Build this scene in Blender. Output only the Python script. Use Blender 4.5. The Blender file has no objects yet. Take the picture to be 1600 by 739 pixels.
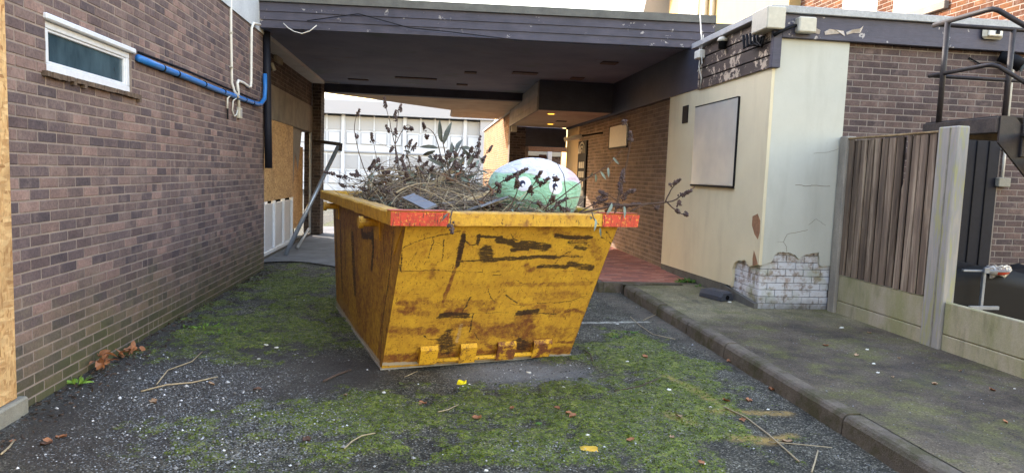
import bpy, math, random
import numpy as np
from mathutils import Vector, Matrix
random.seed(7); RNG=np.random.default_rng(7)
scene=bpy.context.scene
COL=scene.collection
# ------------------------------------------------------------------ camera
F=1060.; CX=800.; CY=369.5; CAMH=1.6
def _axes(vp=(675.,268.),roll=0.036):
    d=np.array([vp[0]-CX,vp[1]-CY,F]); d/=np.linalg.norm(d)
    u=np.array([roll,-1.,-(roll*d[0]-d[1])/d[2]]); u/=np.linalg.norm(u)
    return np.array([np.cross(d,u),d,u])
R=_axes(); CAM=np.array([0,0,CAMH])
cam=bpy.data.cameras.new('camera'); cam.sensor_width=36; cam.lens=36*F/1600; cam.clip_start=.05; cam.clip_end=2000
co=bpy.data.objects.new('camera',cam); COL.objects.link(co)
m=Matrix.Identity(4)
for i in range(3):
    m[i][0]=R[i,0]; m[i][1]=-R[i,1]; m[i][2]=-R[i,2]; m[i][3]=CAM[i]
co.matrix_world=m; scene.camera=co
def ray(x,y): return R@np.array([x-CX,y-CY,F])
def PZ(x,y,z=0.): w=ray(x,y); return CAM+(z-CAMH)/w[2]*w
def PX(x,y,X): w=ray(x,y); return CAM+X/w[0]*w
def PY(x,y,Y): w=ray(x,y); return CAM+Y/w[1]*w
def PIX(p):
    c=(np.asarray(p,float)-CAM)@R
    return CX+F*c[...,0]/c[...,2], CY+F*c[...,1]/c[...,2]
# ------------------------------------------------------------------ sky, sun, exposure
SUN_EL=math.radians(25); SUN_D=Vector((-.80,.60,0)).normalized()
world=bpy.data.worlds.new('World'); scene.world=world; world.use_nodes=True
wn=world.node_tree; wn.nodes.clear()
sky=wn.nodes.new('ShaderNodeTexSky'); sky.sky_type='NISHITA'; sky.sun_disc=False
sky.sun_elevation=SUN_EL; sky.sun_rotation=math.atan2(SUN_D.x,SUN_D.y)
sky.air_density=2.3; sky.dust_density=1.; sky.ozone_density=1.1
bg=wn.nodes.new('ShaderNodeBackground'); bg.inputs[1].default_value=.15
wo=wn.nodes.new('ShaderNodeOutputWorld'); tint=wn.nodes.new('ShaderNodeMix'); tint.data_type='RGBA'; tint.blend_type='MULTIPLY'; tint.inputs[0].default_value=1.; tint.inputs[7].default_value=(1.05,.955,1.09,1.)
wn.links.new(sky.outputs[0],tint.inputs[6]); wn.links.new(tint.outputs[2],bg.inputs[0]); wn.links.new(bg.outputs[0],wo.inputs[0])
sl=bpy.data.lights.new('sun','SUN'); sl.energy=2.0; sl.angle=math.radians(.6); sl.color=(1,.90,.76)
so=bpy.data.objects.new('sun',sl); COL.objects.link(so); so.location=(-20,20,20)
sd=Vector((SUN_D.x*math.cos(SUN_EL),SUN_D.y*math.cos(SUN_EL),math.sin(SUN_EL)))
so.rotation_euler=sd.to_track_quat('Z','Y').to_euler()
scene.view_settings.view_transform='Standard'; scene.view_settings.look='None'
scene.view_settings.gamma=1; scene.view_settings.use_curve_mapping=False
scene.view_settings.exposure=2.7
scene.cycles.max_bounces=6; scene.cycles.diffuse_bounces=4; scene.cycles.glossy_bounces=2; scene.cycles.caustics_reflective=False; scene.cycles.caustics_refractive=False
# ------------------------------------------------------------------ materials
def S(r,g,b):
    f=lambda c:(c/255/12.92 if c/255<=.04045 else ((c/255+.055)/1.055)**2.4)
    return (f(r),f(g),f(b),1.)
class NT:
    def __init__(s,name,rough=.8,metal=0.,spec=.3):
        s.m=bpy.data.materials.new(name); s.m.use_nodes=True; s.t=s.m.node_tree
        s.b=s.t.nodes['Principled BSDF']; s.b.inputs['Roughness'].default_value=rough
        s.b.inputs['Metallic'].default_value=metal; s.b.inputs['Specular IOR Level'].default_value=spec
        s._p=None
    def n(s,t): return s.t.nodes.new(t)
    def l(s,a,b): s.t.links.new(a,b)
    def pos(s,scale=(1,1,1),rot=(0,0,0),obj=False):
        if obj: o=s.n('ShaderNodeTexCoord').outputs['Object']
        else: o=s.n('ShaderNodeNewGeometry').outputs['Position']
        if scale==(1,1,1) and rot==(0,0,0): return o
        mp=s.n('ShaderNodeMapping'); mp.inputs['Scale'].default_value=scale; mp.inputs['Rotation'].default_value=rot
        s.l(o,mp.inputs['Vector']); return mp.outputs[0]
    def noise(s,scale,detail=4,rough=.6,co=None,dist=0.):
        k=s.n('ShaderNodeTexNoise'); k.inputs['Scale'].default_value=scale; k.inputs['Detail'].default_value=detail
        k.inputs['Roughness'].default_value=rough; k.inputs['Distortion'].default_value=dist
        s.l(co if co is not None else s.pos(),k.inputs['Vector']); return k.outputs['Fac']
    def voro(s,scale,co=None,feat='F1',out='Distance',rnd=1.):
        k=s.n('ShaderNodeTexVoronoi'); k.feature=feat; k.inputs['Scale'].default_value=scale; k.inputs['Randomness'].default_value=rnd
        s.l(co if co is not None else s.pos(),k.inputs['Vector']); return k.outputs[out]
    def ramp(s,fac,stops,const=False):
        k=s.n('ShaderNodeValToRGB'); e=k.color_ramp.elements
        if const: k.color_ramp.interpolation='CONSTANT'
        while len(e)<len(stops): e.new(.5)
        for i,(p,c) in enumerate(stops):
            e[i].position=p; e[i].color=c if len(c)==4 else (*c,1)
        s.l(fac,k.inputs[0]); return k.outputs[0]
    def step(s,fac,a,b):
        k=s.n('ShaderNodeMapRange'); k.inputs['From Min'].default_value=a; k.inputs['From Max'].default_value=b
        s.l(fac,k.inputs['Value']); return k.outputs[0]
    def math(s,op,a,b=None,clamp=False):
        k=s.n('ShaderNodeMath'); k.operation=op; k.use_clamp=clamp
        for i,v in enumerate((a,b)):
            if v is None: continue
            if isinstance(v,(int,float)): k.inputs[i].default_value=v
            else: s.l(v,k.inputs[i])
        return k.outputs[0]
    def mix(s,fac,a,b,mode='MIX'):
        k=s.n('ShaderNodeMix'); k.data_type='RGBA'; k.blend_type=mode
        for i,v in ((0,fac),(6,a),(7,b)):
            if isinstance(v,(int,float)): k.inputs[i].default_value=v
            elif isinstance(v,tuple): k.inputs[i].default_value=v if len(v)==4 else (*v,1)
            else: s.l(v,k.inputs[i])
        return k.outputs[2]
    def attr(s,name,out='Fac'):
        k=s.n('ShaderNodeAttribute'); k.attribute_name=name; return k.outputs[out]
    def sep(s,v):
        k=s.n('ShaderNodeSeparateXYZ'); s.l(v,k.inputs[0]); return k.outputs
    def col(s,c):
        if isinstance(c,tuple): s.b.inputs['Base Color'].default_value=c
        else: s.l(c,s.b.inputs['Base Color'])
        return s
    def rough(s,f): s.l(f,s.b.inputs['Roughness']); return s
    def bump(s,h,strength=.4,dist=.01):
        k=s.n('ShaderNodeBump'); k.inputs['Strength'].default_value=strength; k.inputs['Distance'].default_value=dist
        s.l(h,k.inputs['Height']); s.l(k.outputs[0],s.b.inputs['Normal']); return s
def rnd_piece(t):
    oi=t.n('ShaderNodeObjectInfo').outputs['Random']
    return t.math('FRACT',t.math('ADD',t.attr('rnd'),oi))
def weathered(name,c,c2,scale=6.,rough=.85,bump=.3,fine=80.,streak=False,spec=.25,amount=(.35,.7)):
    t=NT(name,rough,spec=spec)
    co=t.pos((1,1,.25)) if streak else t.pos()
    n=t.noise(scale,6,.65,co); f=t.noise(fine,3,.6)
    k=t.mix(t.step(n,*amount),c,c2)
    k=t.mix(.5,k,t.ramp(f,[(.25,(.55,.55,.55)),(.75,(1.3,1.3,1.3))]),'MULTIPLY')
    t.col(k).bump(t.math('ADD',n,t.math('MULTIPLY',f,.4)),bump,.01); return t.m
def brickmat(name,cols,moss=0.,paint=None):
    t=NT(name,.88,spec=.2); r=rnd_piece(t)
    k=t.ramp(r,[(i/len(cols),c) for i,c in enumerate(cols)],True)
    f=t.noise(55,3,.7); g=t.noise(9,3,.6)
    k=t.mix(.75,k,t.ramp(f,[(.25,(.55,.55,.56)),(.5,(1,1,1)),(.8,(1.5,1.45,1.4))]),'MULTIPLY')
    k=t.mix(.6,k,t.ramp(g,[(.3,(.7,.7,.72)),(.7,(1.25,1.2,1.15))]),'MULTIPLY')
    # lime bloom
    k=t.mix(t.math('MULTIPLY',t.step(t.noise(5,5,.7),.52,.70),.34),k,S(160,142,134)); k=t.mix(.5,k,t.ramp(t.noise(1.1,4,.6),[(.36,(.72,.71,.72)),(.64,(1.22,1.18,1.14))]),'MULTIPLY')
    if moss:
        p=t.pos(); z=t.sep(p)[2]
        low=t.step(t.math('ADD',z,t.math('MULTIPLY',t.noise(2.5,5,.7),-1.4)),.02,-.75)
        k=t.mix(t.math('MULTIPLY',low,moss),k,S(66,74,34))
    if paint:
        pm=t.step(t.noise(7,6,.75),.40,.52); k=t.mix(pm,k,paint)
        gm=t.math('MULTIPLY',t.step(t.noise(3.2,4,.6),.5,.68),.55); k=t.mix(gm,k,S(128,136,88))
        z=t.sep(t.pos())[2]; k=t.mix(t.math('MULTIPLY',t.step(t.math('ADD',z,t.math('MULTIPLY',t.noise(6,4),.25)),.42,.24),.75),k,S(82,84,82))
    t.col(k).bump(t.math('ADD',f,g),.4,.004); return t.m
M={}
M['brick']=brickmat('purple_brick',[S(94,81,82),S(106,92,91),S(112,97,95),S(98,86,88),S(122,103,99),S(84,75,79),S(107,93,92),S(132,111,106),S(101,89,90)],.75)
M['brick_r']=brickmat('brown_brick',[S(82,71,71),S(90,77,76),S(97,84,82),S(85,74,75),S(101,86,83),S(77,68,70)],0)
M['brick_s']=brickmat('passage_brick',[S(102,90,80),S(110,96,85),S(98,86,77),S(117,102,90),S(106,93,84),S(94,83,75)],0)
M['brick_o']=brickmat('orange_brick',[S(84,52,34),S(96,60,40),S(76,46,32),S(102,68,44),S(80,52,37)],0)
M['brick_w']=brickmat('whitewashed_brick',[S(150,140,132),S(160,150,145),S(140,130,124)],0,S(196,198,204))
M['brick_b']=brickmat('beige_brick',[S(134,100,68),S(142,108,74),S(126,96,66)],0)
M['mortar']=weathered('mortar',S(150,136,127),S(126,114,107),4,.95,.5,120)
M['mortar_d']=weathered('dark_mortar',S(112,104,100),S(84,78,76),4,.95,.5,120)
M['mortar_w']=weathered('grey_mortar',S(120,118,116),S(90,90,90),4,.95,.5,120)
M['white_render']=weathered('white_render',S(196,202,206),S(176,182,188),2,.85,.2)
def creamy(name,c1,c2,c3):
    t=NT(name,.8,spec=.3); n=t.noise(1.6,6,.65); v=t.noise(3.5,5,.6,t.pos((1,1,.18))); f=t.noise(140,3,.6)
    k=t.mix(t.step(n,.35,.7),c1,c2); k=t.mix(t.math('MULTIPLY',t.step(v,.52,.75),.45),k,c3)
    k=t.mix(t.math('MULTIPLY',t.step(t.noise(38,5,.7),.62,.72),.25),k,S(150,140,120))
    t.col(k).bump(t.math('ADD',t.noise(14,5,.6),t.math('MULTIPLY',f,.5)),.22,.006); return t.m
M['cream']=creamy('cream_render',S(214,205,176),S(205,196,168),S(178,168,142))
M['cream_front']=creamy('pale_green_render',S(188,189,180),S(180,181,172),S(158,157,146))
M['yellow_render']=creamy('yellow_render',S(178,156,112),S(170,149,106),S(150,130,94))
M['beige']=creamy('beige_render',S(184,162,128),S(172,150,118),S(150,130,104))
def osb():
    t=NT('osb_board',.75,spec=.3)
    a=t.voro(26,t.pos((1,.55,1.9),(.7,.2,.3)),out='Color'); b=t.voro(34,t.pos((1,1.9,.6),(-.5,.4,.1)),out='Color')
    s1=t.sep(a)[0]; s2=t.sep(b)[1]
    k=t.ramp(s1,[(0,S(176,134,88)),(.35,S(206,168,118)),(.7,S(222,188,138)),(1,S(150,108,66))])
    k2=t.ramp(s2,[(0,S(160,116,72)),(.5,S(216,180,128)),(1,S(196,152,102))])
    k=t.mix(t.step(t.noise(14,3,.5),.45,.55),k,k2)
    k=t.mix(t.math('MULTIPLY',t.step(t.noise(2.2,5,.6),.5,.72),.5),k,S(120,84,52))
    k=t.mix(.5,k,t.ramp(t.noise(90,3,.7,t.pos((1,1,.3))),[(.25,(.6,.58,.55)),(.7,(1.15,1.15,1.15))]),'MULTIPLY')
    t.col(k).bump(t.math('ADD',s1,s2),.4,.004); return t.m
M['osb']=osb()
M['concrete']=weathered('concrete',S(150,146,134),S(118,114,104),5,.92,.45,110)
M['concrete_d']=weathered('dark_concrete',S(104,102,98),S(78,76,74),4,.92,.45,110)
M['lintel']=weathered('grey_lintel',S(142,134,126),S(112,106,102),3,.9,.3,90)
def mossy_concrete():
    t=NT('algae_concrete',.9,spec=.2); n=t.noise(3.5,6,.65,t.pos((1,1,.4))); f=t.noise(100,4,.65)
    k=t.mix(t.step(n,.32,.62),S(172,162,144),S(146,144,108))
    k=t.mix(t.math('MULTIPLY',t.step(t.noise(6,5,.65,t.pos((1,1,.25))),.52,.72),.7),k,S(112,112,84))
    k=t.mix(.5,k,t.ramp(f,[(.25,(.6,.6,.6)),(.75,(1.25,1.25,1.25))]),'MULTIPLY')
    t.col(k).bump(t.math('ADD',f,n),.4,.006); return t.m
M['algae']=mossy_concrete()
M['post']=weathered('post_concrete',S(164,158,148),S(126,122,116),6,.92,.5,130,True)
def post_green():
    t=NT('green_post',.9,spec=.2); x=t.noise(9,5,.6,t.pos((3,3,.3)))
    k=t.ramp(x,[(.35,S(158,152,144)),(.5,S(144,142,140)),(.6,S(154,152,116)),(.8,S(140,138,106))])
    t.col(k).bump(t.noise(110,4),.4,.005); return t.m
M['post_g']=post_green()
def wood(name,a,b,c,zs=.06,sc=18,peel=True):
    t=NT(name,.85,spec=.2); r=rnd_piece(t)
    cx=t.n('ShaderNodeCombineXYZ'); t.l(t.math('MULTIPLY',r,3.),cx.inputs[0]); t.l(t.math('MULTIPLY',r,17.),cx.inputs[1]); t.l(t.math('MULTIPLY',r,9.),cx.inputs[2])
    def sh(sc_):
        va=t.n('ShaderNodeVectorMath'); va.operation='ADD'; t.l(t.pos(),va.inputs[0]); t.l(cx.outputs[0],va.inputs[1])
        mp=t.n('ShaderNodeMapping'); mp.inputs['Scale'].default_value=sc_; t.l(va.outputs[0],mp.inputs['Vector']); return mp.outputs[0]
    g=t.noise(sc*.6,5,.7,sh((1,1,zs)),.4); g2=t.noise(sc*5,4,.7,sh((1,1,zs*.6)))
    k=t.ramp(g,[(.34,a),(.52,b),(.68,c)])
    k=t.mix(.5,k,t.ramp(g2,[(.25,(.5,.48,.46)),(.7,(1.2,1.2,1.2))]),'MULTIPLY')
    k=t.mix(.9,k,t.ramp(r,[(0,(.6,.57,.55)),(1,(1.3,1.28,1.25))]),'MULTIPLY')
    t.col(k).bump(t.math('ADD',g,g2),.5,.006); return t.m
M['fence_wood']=wood('weathered_fence_wood',S(84,75,69),S(120,106,94),S(174,160,142))
M['plank']=wood('grey_plank',S(80,74,70),S(112,104,98),S(140,130,120),1,10)
M['plank_l']=wood('pale_timber',S(130,110,80),S(166,146,112),S(190,170,136),1,10)
def dark_paint(name,base,hi,flake,thr,zs=.25,xs=1.):
    t=NT(name,.6,spec=.35); n=t.noise(9,7,.72,t.pos((xs,xs,1/zs*.25)),.3); g=t.noise(30,5,.7,t.pos((.25,.25,2)))
    k=t.mix(t.step(t.noise(3,5,.6),.3,.7),base,hi)
    k=t.mix(.5,k,t.ramp(g,[(.25,(.6,.6,.6)),(.7,(1.3,1.3,1.3))]),'MULTIPLY')
    fl=t.step(t.math('ADD',n,t.math('MULTIPLY',t.math('SUBTRACT',t.noise(2.3,3,.5),.5),.55)),thr,thr+.015); k=t.mix(fl,k,flake)
    t.col(k).bump(t.math('ADD',t.math('MULTIPLY',fl,-.7),g),.5,.006); return t.m
M['fascia']=dark_paint('dark_fascia_paint',S(62,62,76),S(82,80,94),S(172,168,168),.64)
M['fascia_peel']=dark_paint('peeling_black_paint',S(60,52,50),S(80,70,66),S(184,170,152),.56)
M['soffit_dark']=None
def soffit():
    t=NT('dark_soffit',.85,spec=.15); ck=t.n('ShaderNodeTexChecker'); ck.inputs['Scale'].default_value=24.; t.l(t.pos((1,1,.0)),ck.inputs['Vector'])
    n=t.noise(1.3,5,.6); k=t.mix(t.step(n,.3,.7),S(104,112,136),S(122,130,152))
    k=t.mix(.18,k,t.mix(ck.outputs['Fac'],(.55,.55,.55),(1.3,1.3,1.3)),'MULTIPLY')
    k=t.mix(t.math('MULTIPLY',t.step(t.noise(.9,4,.6),.58,.72),.6),k,S(88,112,96))
    k=t.mix(t.math('MULTIPLY',t.step(t.noise(2.4,5,.65),.6,.75),.5),k,S(112,98,94))
    t.col(k).bump(ck.outputs['Fac'],.15,.004); return t.m
M['soffit_dark']=soffit()
M['dark_board']=dark_paint('dark_bulkhead_paint',S(50,52,66),S(62,64,78),S(100,100,106),.82)
M['felt']=weathered('roof_felt',S(112,112,108),S(92,92,90),5,.9,.3)
M['coping']=weathered('grey_coping',S(176,178,180),S(150,152,154),3,.55,.15,60)
M['soffit_light']=weathered('beige_soffit',S(176,160,142),S(150,134,120),1.5,.8,.15)
M['grey_board']=weathered('grey_fascia_board',S(132,128,126),S(108,104,104),3,.75,.2)
def plain(name,c,rough=.5,metal=0.,spec=.4,var=.25,scale=20):
    t=NT(name,rough,metal,spec); n=t.noise(scale,5,.65)
    t.col(t.mix(var,c,t.ramp(n,[(.25,(.45,.45,.45)),(.75,(1.35,1.35,1.35))]),'MULTIPLY')).bump(n,.08,.004); return t.m
M['upvc']=plain('white_upvc',S(214,218,226),.35,var=.2)
M['white_plastic']=plain('white_plastic',S(214,212,204),.45,var=.25)
M['ivory']=plain('ivory_plastic',S(184,180,166),.5,var=.25)
M['blue']=plain('blue_pipe_plastic',S(44,112,186),.4,var=.35)
M['black']=plain('black_plastic',S(24,25,29),.6,spec=.12,var=.4)
M['black_pipe']=plain('black_pipe_paint',S(28,30,40),.55,spec=.15,var=.4)
M['tarp']=plain('black_polythene',S(20,20,24),.6,spec=.25,var=.4,scale=4)
M['steel_dark']=weathered('black_steel_paint',S(42,40,43),S(60,54,53),9,.5,.3,70)
M['steel_rust']=weathered('rusty_steel_channel',S(54,50,50),S(84,75,70),7,.7,.6,60)
M['galv']=plain('galvanised_steel',S(150,160,176),.4,.6,.5,.35)
M['brown']=weathered('rotten_mortar',S(110,94,80),S(72,60,54),14,.95,.7,70)
M['brass']=plain('brass_lamp',S(220,160,60),.3,.3)
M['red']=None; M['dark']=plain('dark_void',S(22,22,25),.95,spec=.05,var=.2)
M['grey']=plain('grey_plastic',S(150,152,156),.5,var=.3)
def glass():
    t=NT('dirty_glass',.18,spec=.6); n=t.noise(5,5,.6,t.pos((1,1,.4)))
    t.col(t.mix(t.step(n,.3,.75),S(38,56,68),S(78,100,112))); return t.m
M['glass']=glass()
M['pane_far']=plain('far_pane',S(172,173,178),.3,var=.15,scale=.5)
M['far_white']=plain('far_white_panel',S(204,207,214),.6,var=.05,scale=.5)
M['far_line']=plain('far_grey_trim',S(150,153,162),.6,var=.1)
M['far_eave']=plain('far_grey_eave',S(178,176,180),.7,var=.08)
def meshsheet():
    t=NT('perforated_steel_sheet',.5,.35,.4); w=t.voro(95,t.pos((1,1,1)),rnd=.0); n=t.noise(1.8,5,.6)
    k=t.mix(t.step(n,.3,.7),S(184,187,182),S(160,164,166))
    k=t.mix(.6,k,t.ramp(w,[(.2,(.6,.6,.6)),(.5,(1.1,1.1,1.1))]),'MULTIPLY')
    z=t.sep(t.pos())[2]
    t.col(k).bump(w,.4,.003); return t.m
M['sheet']=meshsheet()
def paving():
    t=NT('red_block_paving',.85,spec=.25); r=rnd_piece(t)
    k=t.ramp(r,[(0,S(150,96,82)),(.3,S(164,106,90)),(.6,S(142,94,84)),(.85,S(172,120,102))],True)
    k=t.mix(.6,k,t.ramp(t.noise(3,5,.7),[(.3,(.7,.7,.7)),(.7,(1.2,1.2,1.2))]),'MULTIPLY')
    t.col(k).bump(t.noise(90,4),.3,.004); return t.m
M['paving']=paving()
# ------------------------------------------------------------------ builders
ORG={}
def tag(o,label,cat,group=None):
    o['label']=label; o['category']=cat
    if group: o['group']=group
    return o
def thing(name,loc,label,cat,group=None):
    o=bpy.data.objects.new(name,None); COL.objects.link(o); o.location=loc; o.empty_display_size=.2
    ORG[o.name]=np.array(loc,float); return tag(o,label,cat,group)
class MB:
    def __init__(s): s.v=[]; s.f=[]; s.r=[]
    def add(s,vs,fs,r=0.):
        b=len(s.v); s.v+= [tuple(map(float,p)) for p in vs]; s.f+=[tuple(i+b for i in f) for f in fs]; s.r+=[r]*len(fs); return s
    def box(s,a,b,r=0.):
        (x0,y0,z0),(x1,y1,z1)=a,b
        return s.add([(x0,y0,z0),(x1,y0,z0),(x1,y1,z0),(x0,y1,z0),(x0,y0,z1),(x1,y0,z1),(x1,y1,z1),(x0,y1,z1)],
          [(3,2,1,0),(4,5,6,7),(0,1,5,4),(1,2,6,5),(2,3,7,6),(3,0,4,7)],r)
    def bbox(s,a,b,e=.004,r=0.):   # chamfered box
        a=np.array(a,float); b=np.array(b,float); e=min(e,*(abs(b-a)*.45)); V=[];ix={}
        for c in range(8):
            sg=[(c>>i)&1 for i in range(3)]
            for ax in range(3):
                p=[0,0,0]
                for i in range(3):
                    lo,hi=a[i],b[i]
                    p[i]=(hi if sg[i] else lo) if i==ax else ((hi-e) if sg[i] else (lo+e))
                ix[(c,ax)]=len(V); V.append(p)
        Fs=[]
        for ax in range(3):
            o=[i for i in range(3) if i!=ax]
            for sgn in (0,1):
                q=[]
                for (u,w) in ((0,0),(1,0),(1,1),(0,1)):
                    c=(sgn<<ax)|(u<<o[0])|(w<<o[1]); q.append(ix[(c,ax)])
                if (sgn==1)==(ax==1): q=q[::-1]
                Fs.append(tuple(q))
        for ax in range(3):
            o=[i for i in range(3) if i!=ax]
            for u in (0,1):
                for w in (0,1):
                    c0=(u<<o[0])|(w<<o[1]); c1=c0|(1<<ax)
                    q=[ix[(c0,o[0])],ix[(c1,o[0])],ix[(c1,o[1])],ix[(c0,o[1])]]
                    flip=(u^w)^(ax==1)
                    Fs.append(tuple(q if not flip else q[::-1]))
        for c in range(8):
            q=[ix[(c,0)],ix[(c,1)],ix[(c,2)]]
            par=bin(c).count('1')%2
            Fs.append(tuple(q if par else q[::-1]))
        return s.add(V,Fs,r)
    def tube(s,pts,rad,n=8,cap=True,r=0.):
        pts=[np.array(p,float) for p in pts]; k=len(pts)
        rad=[rad]*k if isinstance(rad,(int,float)) else rad
        V=[];up=None
        for i,p in enumerate(pts):
            t=pts[min(i+1,k-1)]-pts[max(i-1,0)]; t/= (np.linalg.norm(t)+1e-9)
            if up is None:
                up=np.array([0,0,1.]) if abs(t[2])<.9 else np.array([1.,0,0])
            a=np.cross(t,up); a/=np.linalg.norm(a)+1e-9; b=np.cross(a,t); up=b
            for j in range(n):
                q=2*math.pi*j/n; V.append(p+rad[i]*(math.cos(q)*a+math.sin(q)*b))
        Fs=[(i*n+j,i*n+(j+1)%n,(i+1)*n+(j+1)%n,(i+1)*n+j) for i in range(k-1) for j in range(n)]
        if cap: Fs+=[tuple(range(n))[::-1],tuple(range((k-1)*n,k*n))]
        return s.add(V,Fs,r)
    def prism(s,poly,d,r=0.):   # polygon (3-D points) extruded by vector d
        n=len(poly); d=np.array(d,float); V=[np.array(p,float) for p in poly]+[np.array(p,float)+d for p in poly]
        return s.add(V,[tuple(range(n))[::-1],tuple(range(n,2*n))]+[(i,(i+1)%n,n+(i+1)%n,n+i) for i in range(n)],r)
    def grid(s,fn,nu,nv):
        V=[fn(i/(nu-1),j/(nv-1)) for j in range(nv) for i in range(nu)]
        return s.add(V,[(j*nu+i,j*nu+i+1,(j+1)*nu+i+1,(j+1)*nu+i) for j in range(nv-1) for i in range(nu-1)])
    def lathe(s,prof,c,n=20,axis=2,r=0.):
        V=[]
        for (q,h) in prof:
            for j in range(n):
                a=2*math.pi*j/n; p=[0,0,0]; p[axis]=h; p[(axis+1)%3]=q*math.cos(a); p[(axis+2)%3]=q*math.sin(a)
                V.append(np.array(c,float)+p)
        k=len(prof)
        return s.add(V,[(i*n+j,i*n+(j+1)%n,(i+1)*n+(j+1)%n,(i+1)*n+j) for i in range(k-1) for j in range(n)]+[tuple(range(n))[::-1],tuple(range((k-1)*n,k*n))],r)
    def build(s,name,mat,parent=None,origin=None,smooth=False,kind=None,fix=True):
        V=np.array(s.v)
        if origin is None:
            if parent is not None: origin=ORG[parent.name]
            else: origin=np.array([(V[:,0].min()+V[:,0].max())/2,(V[:,1].min()+V[:,1].max())/2,V[:,2].min()])
        origin=np.array(origin,float)
        me=bpy.data.meshes.new(name); me.from_pydata([tuple(p) for p in V-origin],[],s.f)
        if fix:
            import bmesh
            bm=bmesh.new(); bm.from_mesh(me); bmesh.ops.recalc_face_normals(bm,faces=bm.faces); bm.to_mesh(me); bm.free()
        if any(s.r):
            a=me.attributes.new('rnd','FLOAT','FACE'); a.data.foreach_set('value',np.array(s.r,np.float32))
        if smooth: me.polygons.foreach_set('use_smooth',[True]*len(me.polygons))
        me.materials.append(M[mat] if isinstance(mat,str) else mat)
        o=bpy.data.objects.new(name,me); COL.objects.link(o)
        ORG[o.name]=origin
        if parent is not None: o.parent=parent; o.location=origin-ORG[parent.name]
        else: o.location=origin
        if kind: o['kind']=kind
        return o
def part(name,mat,parent,fn,**k):
    b=MB(); fn(b); return b.build(name,mat,parent,**k)
def box(name,mat,parent,a,b,e=.004,**k):
    m=MB(); m.bbox(a,b,e) if e else m.box(a,b); return m.build(name,mat,parent,fix=bool(e),**k)
def setting(o): o['kind']='structure'; return o
# ------ brickwork: pieces proud of a mortar slab; largest in view become single bricks, rest one joined part
def bricks(parent,o,u,n,length,z0,z1,mat,holes=(),cap=300,minpx=10.,bond='stretcher',seed=1,course=.075,bl=.215,joint=.0105,depth=.05,proud=.0035,name='brick'):
    rg=random.Random(seed); o=np.array(o,float); o[2]=0; u=np.array(u,float); n=np.array(n,float); Z=np.array([0,0,1.])
    L=[]; k=0; z=z0
    while z<z1-.02:
        za,zb=z+joint/2,min(z+course-joint/2,z1)
        run=None; x=-(bl+joint)*(.5 if k%2 else 0)-rg.random()*.02
        hdr=0
        while x<length:
            w=bl
            if bond=='mixed':
                if hdr>0: w=bl/2-joint/2; hdr-=1
                elif rg.random()<(.16 if x>1.6 else .0): hdr=2*rg.randint(1,4)
            a,b=max(x,0),min(x+w,length); x+=w+joint
            if b-a<.02: continue
            segs=[(a,b,za,zb)]
            for (ha,hb,hz0,hz1) in holes:
                out=[]
                for (p,q,r0,r1) in segs:
                    if q<=ha or p>=hb or r1<=hz0 or r0>=hz1: out.append((p,q,r0,r1)); continue
                    if p<ha-.02: out.append((p,ha,r0,r1))
                    if q>hb+.02: out.append((hb,q,r0,r1))
                    if p>=ha-.02 and q<=hb+.02:
                        if r0<hz0-.02: out.append((p,q,r0,hz0))
                        if r1>hz1+.02: out.append((p,q,hz1,r1))
                segs=out
            L+=segs
        z+=course; k+=1
    items=[]
    for (a,b,za,zb) in L:
        c=o+u*((a+b)/2)+Z*((za+zb)/2)
        P=np.array([c-u*(b-a)/2-Z*(zb-za)/2,c+u*(b-a)/2-Z*(zb-za)/2,c+u*(b-a)/2+Z*(zb-za)/2])
        vis=((P-CAM)@R)[:,2].min()>.3; size=0
        if vis:
            X,Y=PIX(P); w=math.hypot(X[1]-X[0],Y[1]-Y[0]); h=math.hypot(X[2]-X[1],Y[2]-Y[1])
            inv=(-20<X.mean()<1620) and (-15<Y.mean()<754)
            if inv and max(w,h)>=minpx: size=w*h
        items.append((size,a,b,za,zb,c))
    items.sort(key=lambda t:-t[0])
    def geo(w,h):
        e=.004; hw,hh=w/2,h/2; q=[]
        for (sx,sz) in ((-1,-1),(1,-1),(1,1),(-1,1)): q.append(u*sx*hw+Z*sz*hh-n*depth)
        for (sx,sz) in ((-1,-1),(1,-1),(1,1),(-1,1)): q.append(u*sx*hw+Z*sz*hh+n*(proud-e))
        for (sx,sz) in ((-1,-1),(1,-1),(1,1),(-1,1)): q.append(u*sx*(hw-e)+Z*sz*(hh-e)+n*proud)
        Fs=[(8,9,10,11)]+[(i,(i+1)%4,4+(i+1)%4,4+i) for i in range(4)]+[(4+i,4+(i+1)%4,8+(i+1)%4,8+i) for i in range(4)]
        if np.dot(np.cross(u,Z),n)<0: Fs=[f[::-1] for f in Fs]
        return q,Fs
    cache={}; J=MB(); cnt=0
    for (size,a,b,za,zb,c) in items:
        w,h=round(b-a,3),round(zb-za,3); dd=n*rg.uniform(-.0012,.0015)
        if cnt<cap and size>0:
            if (w,h) not in cache:
                q,Fs=geo(w,h); me=bpy.data.meshes.new(name); me.from_pydata([tuple(p) for p in q],[],Fs); me.materials.append(M[mat]); cache[(w,h)]=me
            ob=bpy.data.objects.new(name,cache[(w,h)]); COL.objects.link(ob); ob.parent=parent; ob.location=c+dd-ORG[parent.name]; cnt+=1
        else:
            q,Fs=geo(w,h); J.add([p+c+dd for p in q],Fs,rg.random()*.998+.001)
    if J.v: J.build('brickwork',mat,parent,kind='stuff',fix=False)
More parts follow.
